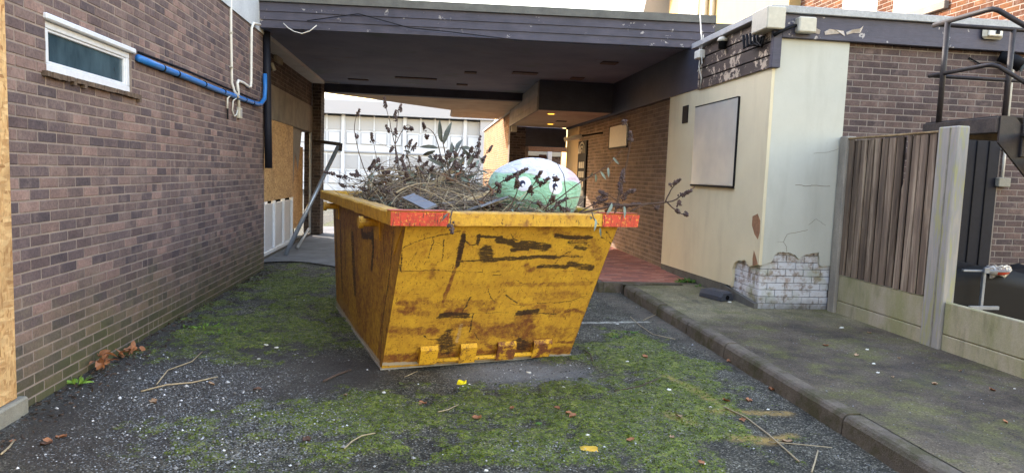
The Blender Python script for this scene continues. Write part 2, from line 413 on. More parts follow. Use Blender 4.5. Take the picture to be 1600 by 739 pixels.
# ------ numpy value noise for masks
def vnoise(x,y,seed=0):
    xi=np.floor(x).astype(int); yi=np.floor(y).astype(int); fx=x-xi; fy=y-yi
    fx=fx*fx*(3-2*fx); fy=fy*fy*(3-2*fy)
    def h(a,b):
        v=np.sin(a*127.1+b*311.7+seed*74.7)*43758.5453; return v-np.floor(v)
    return (h(xi,yi)*(1-fx)+h(xi+1,yi)*fx)*(1-fy)+(h(xi,yi+1)*(1-fx)+h(xi+1,yi+1)*fx)*fy
def fbm(x,y,seed=0,o=4):
    s=0;a=.5;t=0
    for i in range(o): s=s+a*vnoise(x*2**i,y*2**i,seed+i); t+=a; a*=.55
    return s/t
# ------------------------------------------------------------------ ground
def blob(X,Y,x0,x1,y0,y1):        # soft ellipse over the ground patch seen in this part of the photo
    c=PZ((x0+x1)/2,(y0+y1)/2); a=PZ((x0+x1)/2,y0); b=PZ((x0+x1)/2,y1); l=PZ(x0,(y0+y1)/2); r=PZ(x1,(y0+y1)/2)
    cy=(a[1]+b[1])/2; ry=abs(a[1]-b[1])/2; rx=abs(r[0]-l[0])/2
    d=((X-c[0])/rx)**2+((Y-cy)/ry)**2
    return np.exp(-d*1.1)
def gmasks(X,Y):
    B=lambda *a:blob(X,Y,*a)
    n=fbm(X*1.3,Y*1.3,3); n2=fbm(X*4,Y*4,9)
    moss=.85*B(330,560,440,560)+.75*B(420,760,590,700)+.8*B(280,350,500,535)+.75*B(560,1000,580,690)+.55*B(900,1250,520,680)+.7*B(600,1100,640,739)+.5*B(160,330,660,739)+.45*B(250,620,690,760)+.55*B(380,520,415,470)+.6*B(940,1100,600,720)
    moss=np.clip(moss,0,1)-.9*B(400,600,560,620)-.6*B(120,420,580,640)-.9*B(690,900,572,596)-.6*B(40,330,560,700)
    kd=X-(2.62+(9-Y)*.115)      # distance to kerb line
    moss=np.clip(moss*.9+.36,0,1)*np.clip((-kd-.25)/.5,0,1)
    f=fbm(X*1.6,Y*1.6,3,3)*.42+fbm(X*6,Y*6,11,3)*.36+fbm(X*17,Y*17,21,2)*.22
    f=(f-.5)*2.6+.5
    m=np.clip((f-(1-moss*.76))*2.4+.34,0,1)*(moss>.02)
    grav=1.1*B(160,450,570,650)+1.*B(200,540,630,739)+.5*B(690,930,565,610)+.55*B(830,960,690,739)+.35*B(60,300,640,739)+.4*B(150,420,540,600)
    grav=np.clip(grav*1.2+(n2-.5)*.9,0,1)
    soil=np.clip(1.1*B(40,480,500,690)+.7*B(0,300,620,739)+1.0*B(380,610,560,615)+.6*B(330,420,430,470)+(n-.5)*.6,0,1)
    tape=np.clip(B(690,930,562,606)*1.5+(n2-.5)*.6-.3,0,1)
    mud=np.clip(1-np.abs(kd+.18)/.28,0,1)
    return m,grav,soil,tape,mud
def coords(a,b,step,far):
    out=list(np.arange(a,b+step/2,step)); d=step*3; x=b
    while x<far: x+=d; d*=1.7; out.append(min(x,far))
    d=step*3; x=a; pre=[]
    while x>-far: x-=d; d*=1.7; pre.append(max(x,-far))
    return np.array(pre[::-1]+out)
xs=coords(-2.7,3.45,.026,600); ys=coords(2.4,12.2,.03,600)
GX,GY=np.meshgrid(xs,ys); gm,gg,gs,gt,gmud=gmasks(GX,GY)
near=((GX>-2.75)&(GX<3.5)&(GY>2.3)&(GY<12.3))
GZ=((fbm(GX*2,GY*2,5)-.5)*.03+(fbm(GX*14,GY*14,8)-.5)*.012*(.4+gs+gm)+gm*.018*(.4+fbm(GX*9,GY*9,31)*1.2))*near-.006
nx,ny=len(xs),len(ys)
gme=bpy.data.meshes.new('ground')
vv=np.stack([GX.ravel(),GY.ravel(),GZ.ravel()],1)
ii=np.arange(nx*ny).reshape(ny,nx)
ff=np.stack([ii[:-1,:-1].ravel(),ii[:-1,1:].ravel(),ii[1:,1:].ravel(),ii[1:,:-1].ravel()],1)
gme.from_pydata(vv.tolist(),[],ff.tolist())
ca=gme.color_attributes.new('gmask','FLOAT_COLOR','POINT')
ca.data.foreach_set('color',np.stack([gm.ravel(),gg.ravel(),gs.ravel(),gt.ravel()],1).astype(np.float32).ravel())
cb=gme.color_attributes.new('gmask2','FLOAT_COLOR','POINT')
# worn paint lines: white bay line, yellow hatch strokes
def seg(p,q,w):
    a=PZ(*p)[:2]; b=PZ(*q)[:2]; d=b-a; t=np.clip(((GX-a[0])*d[0]+(GY-a[1])*d[1])/(d@d),0,1)
    return np.clip(1.3-np.hypot(GX-a[0]-t*d[0],GY-a[1]-t*d[1])/w,0,1)
wl=np.maximum(seg((900,503),(1012,502),.035),0)
yl=np.maximum.reduce([seg((1040,590),(1080,608),.05),seg((1080,608),(1135,642),.055),seg((1110,645),(1230,645),.05),seg((1150,685),(1200,687),.06),seg((1045,650),(1080,662),.06),seg((1180,690),(1240,680),.04),seg((930,448),(1000,436),.06)])
cb.data.foreach_set('color',np.stack([wl.ravel(),yl.ravel(),(gmud*near).ravel(),(GX*0+1).ravel()],1).astype(np.float32).ravel())
gme.polygons.foreach_set('use_smooth',[True]*len(gme.polygons))
def ground_mat():
    t=NT('mossy_asphalt',.9,spec=.3)
    c=t.n('ShaderNodeAttribute'); c.attribute_name='gmask'; q=t.n('ShaderNodeSeparateColor'); t.l(c.outputs['Color'],q.inputs[0])
    ms,gr,soil,tape=q.outputs[0],q.outputs[1],q.outputs[2],c.outputs['Alpha']
    c2=t.n('ShaderNodeAttribute'); c2.attribute_name='gmask2'; q2=t.n('ShaderNodeSeparateColor'); t.l(c2.outputs['Color'],q2.inputs[0])
    sp=t.voro(120,out='Color'); sv=t.sep(sp)[0]; d=t.voro(120); f=t.noise(60,5,.7); g=t.noise(7,6,.7)
    asp=t.ramp(sv,[(0,S(36,34,31)),(.3,S(58,56,50)),(.65,S(81,78,69)),(.88,S(112,108,97)),(1,S(160,156,146))])
    asp=t.mix(.7,asp,t.ramp(g,[(.38,(.45,.45,.44)),(.5,(.9,.9,.88)),(.62,(1.35,1.33,1.25))]),'MULTIPLY')
    asp=t.mix(.8,asp,t.ramp(t.noise(1.5,5,.65),[(.38,(.55,.54,.52)),(.55,(1,1,.98)),(.68,(1.2,1.19,1.15))]),'MULTIPLY')
    sl=t.mix(t.step(f,.35,.65),S(36,34,33),S(78,72,67))
    k=t.mix(t.math('MULTIPLY',t.step(t.math('ADD',soil,t.math('MULTIPLY',t.math('SUBTRACT',f,.5),.8)),.3,.6),.9),asp,sl)
    k=t.mix(t.math('MULTIPLY',q2.outputs[2],t.step(t.noise(9,5),.3,.6)),k,S(104,94,84))
    k=t.mix(t.math('MULTIPLY',tape,.8),k,t.mix(t.step(f,.35,.65),S(124,128,134),S(150,152,154)))
    pt=t.step(t.noise(22,6,.75),.36,.56)
    k=t.mix(t.math('MULTIPLY',q2.outputs[0],pt),k,S(196,194,184))
    k=t.mix(t.math('MULTIPLY',t.math('MULTIPLY',q2.outputs[1],pt),.9),k,S(172,142,80))
    mm=t.math('MULTIPLY',t.step(t.math('ADD',ms,t.math('MULTIPLY',t.math('SUBTRACT',t.noise(40,6,.8),.5),3.2)),.40,.62),.88)
    mm=t.math('MULTIPLY',mm,t.math('SUBTRACT',1.,t.math('MULTIPLY',t.step(t.math('ADD',t.sep(sp)[1],t.math('MULTIPLY',t.math('SUBTRACT',t.noise(5,4,.6),.5),1.6)),.52,.60),.85)))
    mc=t.ramp(t.noise(16,5,.7),[(.34,S(56,70,24)),(.46,S(92,108,36)),(.56,S(122,134,50)),(.68,S(146,146,76))])
    k=t.mix(mm,k,mc)
    sk=t.step(t.math('SUBTRACT',gr,t.math('MULTIPLY',sv,1.0)),-.12,.1); st=t.mix(t.step(t.sep(sp)[1],.3,.9),S(104,104,102),S(164,164,164))
    k=t.mix(t.math('MULTIPLY',t.math('MULTIPLY',sk,t.step(t.sep(sp)[2],.76,.8)),.9),k,st)
    t.col(k)
    h=t.math('ADD',t.math('MULTIPLY',d,-.8),t.math('ADD',f,t.math('MULTIPLY',mm,.6)))
    t.bump(h,.9,.012); t.rough(t.mix(soil,(.85,.85,.85),(.55,.55,.55))); return t.m
M['ground']=ground_mat(); gme.materials.append(M['ground'])
go=bpy.data.objects.new('ground',gme); COL.objects.link(go); setting(go)
# pavement on the right, kerb stones in front of it
PV=.13
kl=[PZ(1700,768,PV),PZ(1600,717,PV),PZ(1440,649,PV),PZ(1280,579,PV),PZ(1130,514,PV),PZ(1040,473,PV),PZ(990,451,PV),PZ(976,445,PV)]
kl=[np.array([3.45,-2.,PV])]+kl
kx=lambda y:float(np.interp(-y,[-p[1] for p in kl],[p[0] for p in kl]))
def pavement_mat():
    t=NT('pavement_asphalt',.9,spec=.25); g=t.noise(1.7,6,.65); f=t.noise(90,4,.7); y=t.sep(t.pos())[1]
    k=t.ramp(g,[(.34,S(60,53,46)),(.5,S(82,73,63)),(.66,S(104,94,79))])
    k=t.mix(t.step(t.math('ADD',y,t.math('MULTIPLY',t.noise(1.4,4),2.)),7.4,8.4),k,t.mix(t.step(t.noise(4,5),.35,.65),S(140,130,104),S(112,106,84)))
    k=t.mix(t.math('MULTIPLY',t.step(t.noise(3,6,.75),.47,.62),.65),k,S(98,98,54))
    st=t.sep(t.voro(110,out='Color'))[0]
    k=t.mix(.75,k,t.ramp(st,[(0,(.5,.5,.5)),(.6,(1,1,1)),(.93,(1.25,1.25,1.25)),(1,(1.9,1.9,1.85))]),'MULTIPLY')
    k=t.mix(t.math('MULTIPLY',t.step(t.noise(2.6,5,.7,t.pos((1,.35,1),(0,0,.1))),.52,.66),.55),k,S(62,58,56))
    t.col(k).bump(t.math('ADD',f,t.math('ADD',g,st)),.7,.008); return t.m
M['pavement']=pavement_mat()
pb=MB()
yy=np.linspace(-2,9.25,150)
def pvf(u,v):
    y=yy[min(int(round(v*149)),149)]; a=kx(y)+.115; x=a+(11-a)*u**2
    return (x,y,PV+.006*(float(fbm(np.array(x*3),np.array(y*3),2))-.5))
pb.grid(pvf,60,150); pv=pb.build('pavement','pavement',None,origin=(5,5,0),smooth=True,fix=False); setting(pv)
box('pavement_base','concrete_d',pv,(4.05,9.26,0),(11,20,PV-.02),0)
kb=MB(); kerb=None
kroot=setting(box('kerb','concrete_d',None,(2.75,8.9,-.05),(2.8,8.95,.0),.0))
ky=[-1.5]; 
while ky[-1]<9.0: ky.append(ky[-1]+.915)
ky[-1]=9.05
def kerb_mat():
    t=NT('kerb_concrete',.92,spec=.2); g=t.noise(5,6,.7); f=t.noise(100,4,.7); z=t.sep(t.pos())[2]
    k=t.mix(t.step(g,.3,.7),S(118,108,96),S(88,80,72)); k=t.mix(t.math('MULTIPLY',t.step(t.noise(4,5,.7),.45,.6),.75),k,S(72,70,44))
    k=t.mix(.6,k,t.ramp(f,[(.25,(.55,.55,.55)),(.75,(1.3,1.3,1.3))]),'MULTIPLY')
    t.col(k).bump(t.math('ADD',f,g),.8,.012); return t.m
M['kerb']=kerb_mat()
for a,b in zip(ky[:-1],ky[1:]):
    b_=MB(); pr=[]
    jx,jz=random.Random(int(a*97)).uniform(-.008,.008),random.Random(int(a*53)+3).uniform(-.007,.004)
    for (y) in (a+.009,(a+b)/2,b-.009):
        x=kx(y)+jx; pr.append([(x-.012,y,-.04),(x-.004,y,PV-.03+jz),(x+.012,y,PV-.006+jz),(x+.03,y,PV+.004+jz),(x+.118,y,PV+.004+jz),(x+.118,y,-.04)])
    V=[p for r in pr for p in r]; n=6
    b_.add(V,[(i*n+j,i*n+(j+1)%n,(i+1)*n+(j+1)%n,(i+1)*n+j) for i in range(2) for j in range(n)]+[tuple(range(n))[::-1],tuple(range(2*n,3*n))])
    b_.build('kerb_stone','kerb',kroot,smooth=False)
# curved kerb end
kc=MB(); arc=[]
for i in range(9):
    a=math.radians(180-90*i/8); arc.append((2.93+.26*math.cos(a),9.06+.26*math.sin(a)))
for i in range(8):
    (x0,y0),(x1,y1)=arc[i],arc[i+1]
    kc.add([(x0,y0,-.04),(x1,y1,-.04),(x1,y1,PV+.004),(x0,y0,PV+.004),(2.93,9.06,PV+.004),(2.93,9.06,-.04)],[(0,1,2,3),(3,2,4),(0,5,1)])
kc.box((2.43,9.2,-.04),(4.0,9.318,PV+.006)); kc.box((2.36,9.2,-.04),(2.425,19.4,PV+.003)); kc.build('kerb_end','kerb',kroot)
# red block paving beyond
rp=setting(box('block_paving','mortar_w',None,(2.45,9.34,-.05),(4.0,19.4,PV-.012),0))
rg=random.Random(4); J=MB(); cache=None; cnt=0
y=9.35; row=0
while y<17:
    x=2.46-(.1 if row%2 else 0)
    while x<3.99:
        a,b=max(x,2.46),min(x+.194,3.99); x+=.2
        if b-a<.03: continue
        dz=rg.uniform(-.003,.003); m_=MB(); m_.bbox((a,y+.003,PV-.05),(b,y+.097,PV+dz),.005)
        if y<11.2 and cnt<300: m_.build('paving_block','paving',rp,origin=((a+b)/2,y+.05,PV)); cnt+=1
        else: J.add(m_.v,m_.f,rg.random()*.99+.005)
    y+=.1; row+=1
J.build('paving_blocks','paving',rp,kind='stuff',fix=False)
# concrete apron at the left
ap=MB(); ap.grid(lambda u,v:((-2.9+1.9*u-.5*v*u),11.35+.35*math.sin(u*5)*(1-v)+v*7.5,.012),14,14)
M['apron']=weathered('apron_concrete',S(130,130,132),S(98,98,102),2.5,.9,.35,80)
setting(ap.build('concrete_apron','apron',None,fix=False))
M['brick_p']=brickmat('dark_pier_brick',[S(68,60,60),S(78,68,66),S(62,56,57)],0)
M['mortar_f']=weathered('flank_mortar',S(142,132,126),S(118,110,104),4,.95,.5,120)
# ------------------------------------------------------------------ brick building on the left
XL=-2.55
LB=thing('brick_building',(XL,7.6,0),'purple brown brick building with white upper storey along the left side of the yard','building')
wl_=MB()
for a,b in (((-2.85,4.42,-.1),(-2.5505,10.8,2.16)),((-2.85,4.42,2.545),(-2.5505,10.8,3.53)),((-2.85,4.42,2.16),(-2.5505,4.9,2.545)),((-2.85,6.2,2.16),(-2.5505,10.8,2.545))): wl_.box(a,b)
lw=wl_.build('brick_wall','mortar',LB,fix=False)
bricks(lw,(-2.5505,4.46,0.0),(0,1,0),(1,0,0),6.335,-.03,3.53,'brick',holes=[(.44,1.74,2.155,2.55)],bond='mixed',seed=3)
# end return of the wall into the passage
bricks(lw,(-2.5505,10.8,0),(-1,0,0),(0,1,0),.27,0,3.5,'brick',cap=0,seed=5)
box('upper_wall','white_render',LB,(-12,-8,3.53),(-2.53,16.4,7.3),0)
box('rear_wall','brick_r',LB,(-2.85,-8,-.1),(-2.56,4.40,3.53),0)
wd=box('window','upvc',LB,(-2.62,4.905,2.17),(-2.565,6.195,2.225))
def wf(b):
    b.bbox((-2.62,4.905,2.455),(-2.565,6.195,2.50)); b.bbox((-2.62,4.905,2.226),(-2.566,4.965,2.454)); b.bbox((-2.62,6.135,2.226),(-2.566,6.195,2.454))
    b.bbox((-2.61,4.966,2.226),(-2.575,4.985,2.454)); b.bbox((-2.61,6.115,2.226),(-2.575,6.134,2.454)); b.bbox((-2.61,4.986,2.436),(-2.575,6.114,2.4545)); b.bbox((-2.61,4.986,2.226),(-2.575,6.114,2.245))
part('frame','upvc',wd,wf)
box('pane','glass',wd,(-2.60,4.98,2.24),(-2.592,6.12,2.45),0)
hd=box('window_head','upvc',LB,(-2.60,4.88,2.503),(-2.525,6.24,2.545),.008)
sb=MB(); rg=random.Random(2); ysl=np.linspace(4.84,6.3,42)
for i,(a,b) in enumerate(zip(ysl[:-1],ysl[1:])):
    d=.030+.012*rg.random(); h=.026+.022*float(fbm(np.array(i*.35),np.array(1.),4))+.022*(rg.random()<.08)
    sb.box((-2.6,a,2.168-h),(-2.55+d,b,2.166+.0004*(i%2)))
sb.build('sill','brown',LB)
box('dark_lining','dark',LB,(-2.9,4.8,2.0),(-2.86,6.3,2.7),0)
# boarded opening nearest the camera
ob=box('opening_board','osb',LB,(-2.556,1.2,.105),(-2.528,4.44,3.52),.003)
box('board_plinth','concrete',LB,(-2.62,1.2,-.05),(-2.492,4.50,.102),.012)
# recessed front inside the passage
XR=-2.8
box('lintel_beam','lintel',LB,(-3.1,10.81,2.40),(-2.79,16.44,3.0),.01)
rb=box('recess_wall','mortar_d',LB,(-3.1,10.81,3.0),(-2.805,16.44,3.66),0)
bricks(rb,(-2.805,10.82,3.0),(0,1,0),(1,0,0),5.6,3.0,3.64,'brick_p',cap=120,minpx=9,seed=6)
wb=box('window_board','osb',LB,(-2.84,10.82,.985),(-2.80,14.25,2.398),.003)
M['wpanel']=plain('white_infill_panel',S(196,200,208),.55,var=.2)
for i in range(4):
    y0=11.15+i*.78
    pn=box('infill_panel','wpanel',LB,(-2.86,y0+.06,.13),(-2.83,y0+.70,.93),.003)
    box('panel_frame','upvc',pn,(-2.86,y0+.702,.08),(-2.79,y0+.76,.98),.004)
    box('dark_mullion','black',pn,(-2.86,y0+.0,.1),(-2.822,y0+.06,.94),0)  # black mullion strip beside each white panel
box('bottom_rail','upvc',LB,(-2.86,10.85,.06),(-2.785,14.3,.125),.004)
box('base_course','concrete_d',LB,(-2.9,10.82,-.05),(-2.795,16.4,.055),.005)
# doorway with dark sheet and plywood strip
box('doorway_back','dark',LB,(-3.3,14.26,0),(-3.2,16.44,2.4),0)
part('hanging_sheet','grey_board',LB,lambda b:b.add([(-2.86,14.3,2.395),(-2.86,15.5,2.395),(-2.9,15.3,1.5),(-2.86,14.75,1.9),(-2.9,14.5,.1),(-2.88,14.28,.1)],[(0,1,2,3),(0,3,4,5)]),fix=False)
box('plywood_strip','osb',LB,(-3.0,15.05,.25),(-2.96,16.2,2.05),.003)
box('door_frame','galv',LB,(-2.85,16.36,0),(-2.8,16.42,3.6),.004)
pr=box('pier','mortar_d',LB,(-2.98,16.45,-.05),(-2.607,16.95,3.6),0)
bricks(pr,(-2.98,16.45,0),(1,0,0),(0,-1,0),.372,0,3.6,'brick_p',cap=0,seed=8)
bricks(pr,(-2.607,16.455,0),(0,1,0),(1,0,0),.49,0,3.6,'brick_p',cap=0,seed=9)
# ------------------------------------------------------------------ passage roof
PR=thing('passage_roof',(.7,13.5,3.4),'dark flat roof bridging the passage between the two brick buildings','roof')
FA=np.array([-2.527,10.47]); FB=np.array([4.16,10.05])
def fband(z0,z1,out,th=.03):
    d=(FB-FA)/np.linalg.norm(FB-FA); n=np.array([d[1],-d[0]])
    a=FA+n*out; b=FB+n*out; a2=FA+n*(out-th); b2=FB+n*(out-th)
    return [(a[0],a[1],z0),(b[0],b[1],z0),(b2[0],b2[1],z0),(a2[0],a2[1],z0)],(0,0,z1-z0)
for (z0,z1,out) in ((3.595,3.70,.03),(3.703,3.815,.045),(3.818,3.945,.06)):
    part('fascia_board','fascia',PR,lambda b:b.prism(*fband(z0,z1,out)))
part('drip_batten','fascia',PR,lambda b:b.prism(*fband(3.585,3.625,.05,.018)))
part('roof_edge','felt',PR,lambda b:b.prism(*fband(3.948,4.06,.10,.3)))
def bc(b): b.prism([(-2.79,10.52,3.6),(3.84,10.14,3.6),(3.84,16.88,3.6),(-2.79,16.88,3.6)],(0,0,.03))
sf=part('soffit','soffit_dark',PR,bc)
part('roof_deck','felt',PR,lambda b:b.prism([(-2.52,10.56,3.66),(4.9,10.09,3.66),(4.9,17.08,3.66),(-2.52,17.08,3.66)],(0,0,.33)))
box('rear_beam','dark_board',PR,(-2.95,16.89,3.405),(3.8,17.09,3.655),.006)
part('canopy_soffit','soffit_light',PR,lambda b:b.prism([(-2.6,17.10,3.4),(2.16,17.10,3.4),(2.16,22.75,3.4),(.58,22.65,3.4),(.54,20.2,3.4)],(0,0,.03)))
part('canopy_edge','dark_board',PR,lambda b:b.prism([(-2.6,17.10,3.432),(2.16,17.10,3.432),(2.16,22.8,3.432),(.54,22.7,3.432),(.5,20.2,3.432)],(0,0,.25)))
box('bulkhead','dark_board',PR,(2.2,14.35,2.975),(3.83,14.39,3.598),.004)
ls=box('lower_soffit','soffit_light',PR,(2.2,14.392,2.98),(3.83,19.48,3.0),0)
for i in range(4):
    z=2.955+i*.155; box('side_board','grey_board',PR,(2.155+.006*i,14.33,z),(2.197,19.5,z+.15),.004)
for (x,y) in ((861,178),(860,194)):
    p=PZ(x,y,2.97); b=MB(); b.lathe([(.10,0),(.11,.004),(.11,.012),(.08,.014)],(p[0],p[1],2.966),20)
    dl=b.build('downlight','brass',PR); 
    t=NT('warm_lamp',.4); t.b.inputs['Base Color'].default_value=S(240,180,70); t.b.inputs['Emission Color'].default_value=S(255,190,70); t.b.inputs['Emission Strength'].default_value=.5
    c=MB(); c.lathe([(.075,-.004),(.075,.004)],(p[0],p[1],2.962),16); c.build('lamp',t.m,dl)
p=PZ(877,190,2.97); box('soffit_vent','black',PR,(p[0]-.13,p[1]-.1,2.965),(p[0]+.13,p[1]+.1,2.979),.003)
M['fit']=weathered('stained_fitting',S(92,80,80),S(74,66,68),6,.8,.2)
for (x,y,w,d) in ((735,113,.24,.2),(820,114,.5,.25),(902,122,.26,.26),(952,98,.28,.22),(560,124,.45,.12),(650,122,.9,.16),(722,132,.25,.16)):
    p=PZ(x,y,3.6); box('soffit_fitting','fit',PR,(p[0]-w/2,p[1]-d/2,3.575),(p[0]+w/2,p[1]+d/2,3.599),.006)
# ------------------------------------------------------------------ rendered building on the right
XC=3.845; YF=7.49
RB=thing('rendered_building',(XC,YF,PV),'low cream rendered building with black fascia and grey brick flanks on the right','building')
side=[(1183,None)]
c1=lambda x,y:(1100+x/4.926,360+y/4.926)
def rag(P,seed):
    r=random.Random(seed); out=[P[0]]
    for p,q in zip(P[:-1],P[1:]):
        p=np.array(p);q=np.array(q); n=max(1,int(np.linalg.norm(q-p)/.022))
        for k in range(1,n+1):
            c=p+(q-p)*k/n
            if k<n: c=c+np.array([r.uniform(-.006,.006) if abs(p[0]-q[0])>1e-6 or True else 0,0,r.uniform(-.007,.007)])*np.array([1 if P[0][1]==P[-1][1] else 0,1,1])
            out.append(tuple(c))
    return out
# front render slab with broken lower edge
fr=[PY(*c1(*p),YF-.0) for p in ((434,272),(448,262),(470,252),(505,243),(517,226),(527,195),(545,172),(575,165),(600,163),(640,167),(690,185),(705,205),(720,220),(745,198),(780,180),(830,173),(872,168),(877,215),(880,268),(915,272),(950,270))]
fr=[(max(XC+.001,p[0]),YF-.036,p[2]) for p in fr]
fr=rag(fr,1)
fr[0]=(XC+.001,YF-.036,fr[0][2]); fr[-1]=(4.722,YF-.036,fr[-1][2])
part('front_render','cream_front',RB,lambda b:b.prism(fr+[(4.722,YF-.036,3.25),(XC+.001,YF-.036,3.25)],(0,.042,0)))
sr=[PX(*c1(*p),XC) for p in ((428,262),(400,268),(375,276),(358,262),(345,240),(325,228),(300,232),(265,238),(248,262),(238,300),(236,360),(228,420),(222,452))]
sr=[(XC-.036,max(p[1],YF-.0355),p[2]) for p in sr]; sr=rag(sr,2); sr[0]=(XC-.036,YF-.0355,sr[0][2])
zb=lambda y:float(np.interp(y,[8.2,10.8],[.29,.22]))
sr[-1]=(XC-.036,sr[-1][1],zb(sr[-1][1]))
part('side_render','cream',RB,lambda b:b.prism(sr+[(XC-.036,10.8,zb(10.8)),(XC-.036,10.8,2.95),(XC-.036,YF-.0355,2.95)],(.036,0,0)))
# core of the wall with whitewashed bricks showing where render has fallen
core=MB(); core.box((XC+.012,YF+.012,0),(4.71,10.8,3.3)); cw=core.build('corner_wall','mortar_w',RB,fix=False)
bricks(cw,(XC+.004,YF+.012,PV-.02),(1,0,0),(0,-1,0),.87,PV-.02,1.0,'brick_w',cap=80,seed=11,proud=.012,course=.082,joint=.006)
bricks(cw,(XC+.012,YF+.004,PV-.02),(0,1,0),(-1,0,0),1.2,PV-.02,1.0,'brick_w',cap=60,seed=12,proud=.012,course=.082,joint=.006)
pl=MB()
pl.prism([(XC-.03,8.45,PV-.05),(XC-.03,10.8,PV-.05),(XC-.03,10.8,zb(10.8)-.004),(XC-.03,8.45,zb(8.45)-.004)],(.04,0,0)); 
pl.prism([(XC-.045,YF,PV-.05),(XC-.045,8.448,PV-.05),(XC-.045,8.448,.285),(XC-.045,YF+.1,.2),(XC-.045,YF,.19)],(.05,0,0)); pl.build('plinth','concrete_d',RB)
# scars and cracks in the render
def ribbon(b,pts,w,off):
    for p,q in zip(pts[:-1],pts[1:]):
        p=np.array(p);q=np.array(q); d=q-p; d/=np.linalg.norm(d)+1e-9; n=np.cross(d,off); n/=np.linalg.norm(n)+1e-9
        o=np.array(off); b.prism([p-n*w,q-n*w,q+n*w,p+n*w],o)
M['crackm']=plain('crack_line',S(120,112,100),.95,var=.3); M['scar']=weathered('bare_render',S(158,120,92),S(134,100,78),20,.95,.5)
def crack(pix,w=.002):
    b=MB(); pts=[]
    rg=random.Random(len(pix)*13+int(pix[0][0]))
    for p,q in zip(pix[:-1],pix[1:]):
        for k in range(4): pts.append(PY(p[0]+(q[0]-p[0])*k/4+rg.uniform(-.5,.5),p[1]+(q[1]-p[1])*k/4+rg.uniform(-.6,.6),YF-.036))
    pts.append(PY(*pix[-1],YF-.036)); ribbon(b,pts,w,(0,-.0015,0)); b.build('crack','crackm',RB)
crack([(1229,393),(1229,385),(1224,378),(1230,366),(1246,363),(1262,359)],.0022); crack([(1243,289),(1262,291),(1270,290),(1297,291)],.003); crack([(1215,378),(1224,378)],.0015)
crack([(1271,240),(1295,238),(1310,233)],.0018); crack([(1263,352),(1275,342),(1290,352)],.0016)
def scar(pix):
    b=MB(); b.prism([PX(x,y,XC-.036) for x,y in pix],(-.0015,0,0)); b.build('render_scar','scar',RB)
scar([(1176,338),(1184,334),(1188,345),(1187,364),(1184,374),(1179,366),(1175,352)]); scar([(1178,391),(1181,400),(1183,408),(1184,413),(1176,415),(1176,404)])
# fascias and coping
part('front_fascia','fascia',RB,lambda b:b.bbox((XC+.03,YF-.085,3.242),(8.6,YF-.03,3.502),.006))
def corner(b): b.bbox((XC-.075,YF-.09,2.905),(XC+.028,YF-.026,3.505),.005)
part('corner_board','fascia',RB,corner)
for i in range(4):
    z=2.912+i*.150; 
    part('side_board','fascia_peel',RB,lambda b:b.prism([(XC-.06,YF-.024,z),(XC-.06,9.60,z),(XC-.06,9.60,z+.128),(XC-.040,9.60,z+.139),(XC-.040,YF-.024,z+.139),(XC-.06,YF-.024,z+.128)],(.035,0,0)))
box('gap_shade_backing','black',RB,(XC-.042,YF-.02,2.915),(XC+.005,9.6,3.5),0)  # black sheet that puts shade into the gaps between side boards
box('passage_band','dark_board',RB,(XC-.05,9.605,2.93),(XC+.01,19.4,3.594),.004)
cp=MB(); cp.bbox((XC-.13,YF-.13,3.505),(8.6,YF+.1,3.585),.006); cp.build('front_coping','coping',RB)
box('side_coping','coping',RB,(XC-.13,YF+.102,3.507),(XC+.1,9.75,3.583),.006)
box('roof_sheet','felt',RB,(XC+.11,YF+.11,3.44),(9.5,19.4,3.53),0)
# brick flank facing the camera, behind the fence
fw=box('front_wall','mortar_f',RB,(4.725,YF+.007,0),(8.6,YF+.3,3.3),0)
bricks(fw,(4.726,YF+.007,PV),(1,0,0),(0,-1,0),3.87,PV,3.25,'brick_r',holes=[(1.57,2.08,0,2.26)],cap=300,seed=21)
dr=box('door','black_pipe',RB,(6.30,YF-.01,PV),(6.78,YF+.02,2.24),.006)
part('door_mould','black',dr,lambda b:[b.bbox((6.30+.16*i,YF-.022,PV+.05),(6.315+.16*i,YF-.011,2.2),.003) for i in range(1,3)])
# side wall in the passage
XS=3.872
sw=box('passage_wall','mortar',RB,(XS,10.803,0),(XS+.3,17.85,3.0),0)
bricks(sw,(XS,10.81,PV),(0,1,0),(-1,0,0),7.0,PV,2.96,'brick_s',cap=300,minpx=9,seed=22)
box('end_wall','beige',RB,(XC+.01,17.86,0),(XS+.3,19.48,3.0),0)
# boarded windows, vent, decorated door
wv=box('window_sheet','sheet',RB,(XC-.06,8.245,1.55),(XC-.03,9.64,2.66),.004)
box('sheet_sill','black',wv,(XC-.07,8.235,1.525),(XC-.03,9.65,1.548),.004)
part('sheet_edge','black',wv,lambda b:[b.bbox((XC-.059,8.226,1.549),(XC-.024,8.244,2.67),.003),b.bbox((XC-.063,8.245,2.661),(XC-.026,9.64,2.675),.002)])
box('air_vent','black',RB,(XC-.05,9.96,2.47),(XC-.034,10.18,2.73),.003)
w2=box('window_panel','ivory',RB,(XS-.045,13.3,2.25),(XS-.02,14.6,2.69),.003)
part('panel_frame','black',w2,lambda b:[b.bbox((XS-.05,13.26,2.215),(XS-.015,14.65,2.249),.003),b.bbox((XS-.05,14.601,2.25),(XS-.015,14.64,2.7),.003)])
gd=box('glazed_door','black',RB,(XS-.05,16.8,PV),(XS-.012,17.75,2.52),.004)
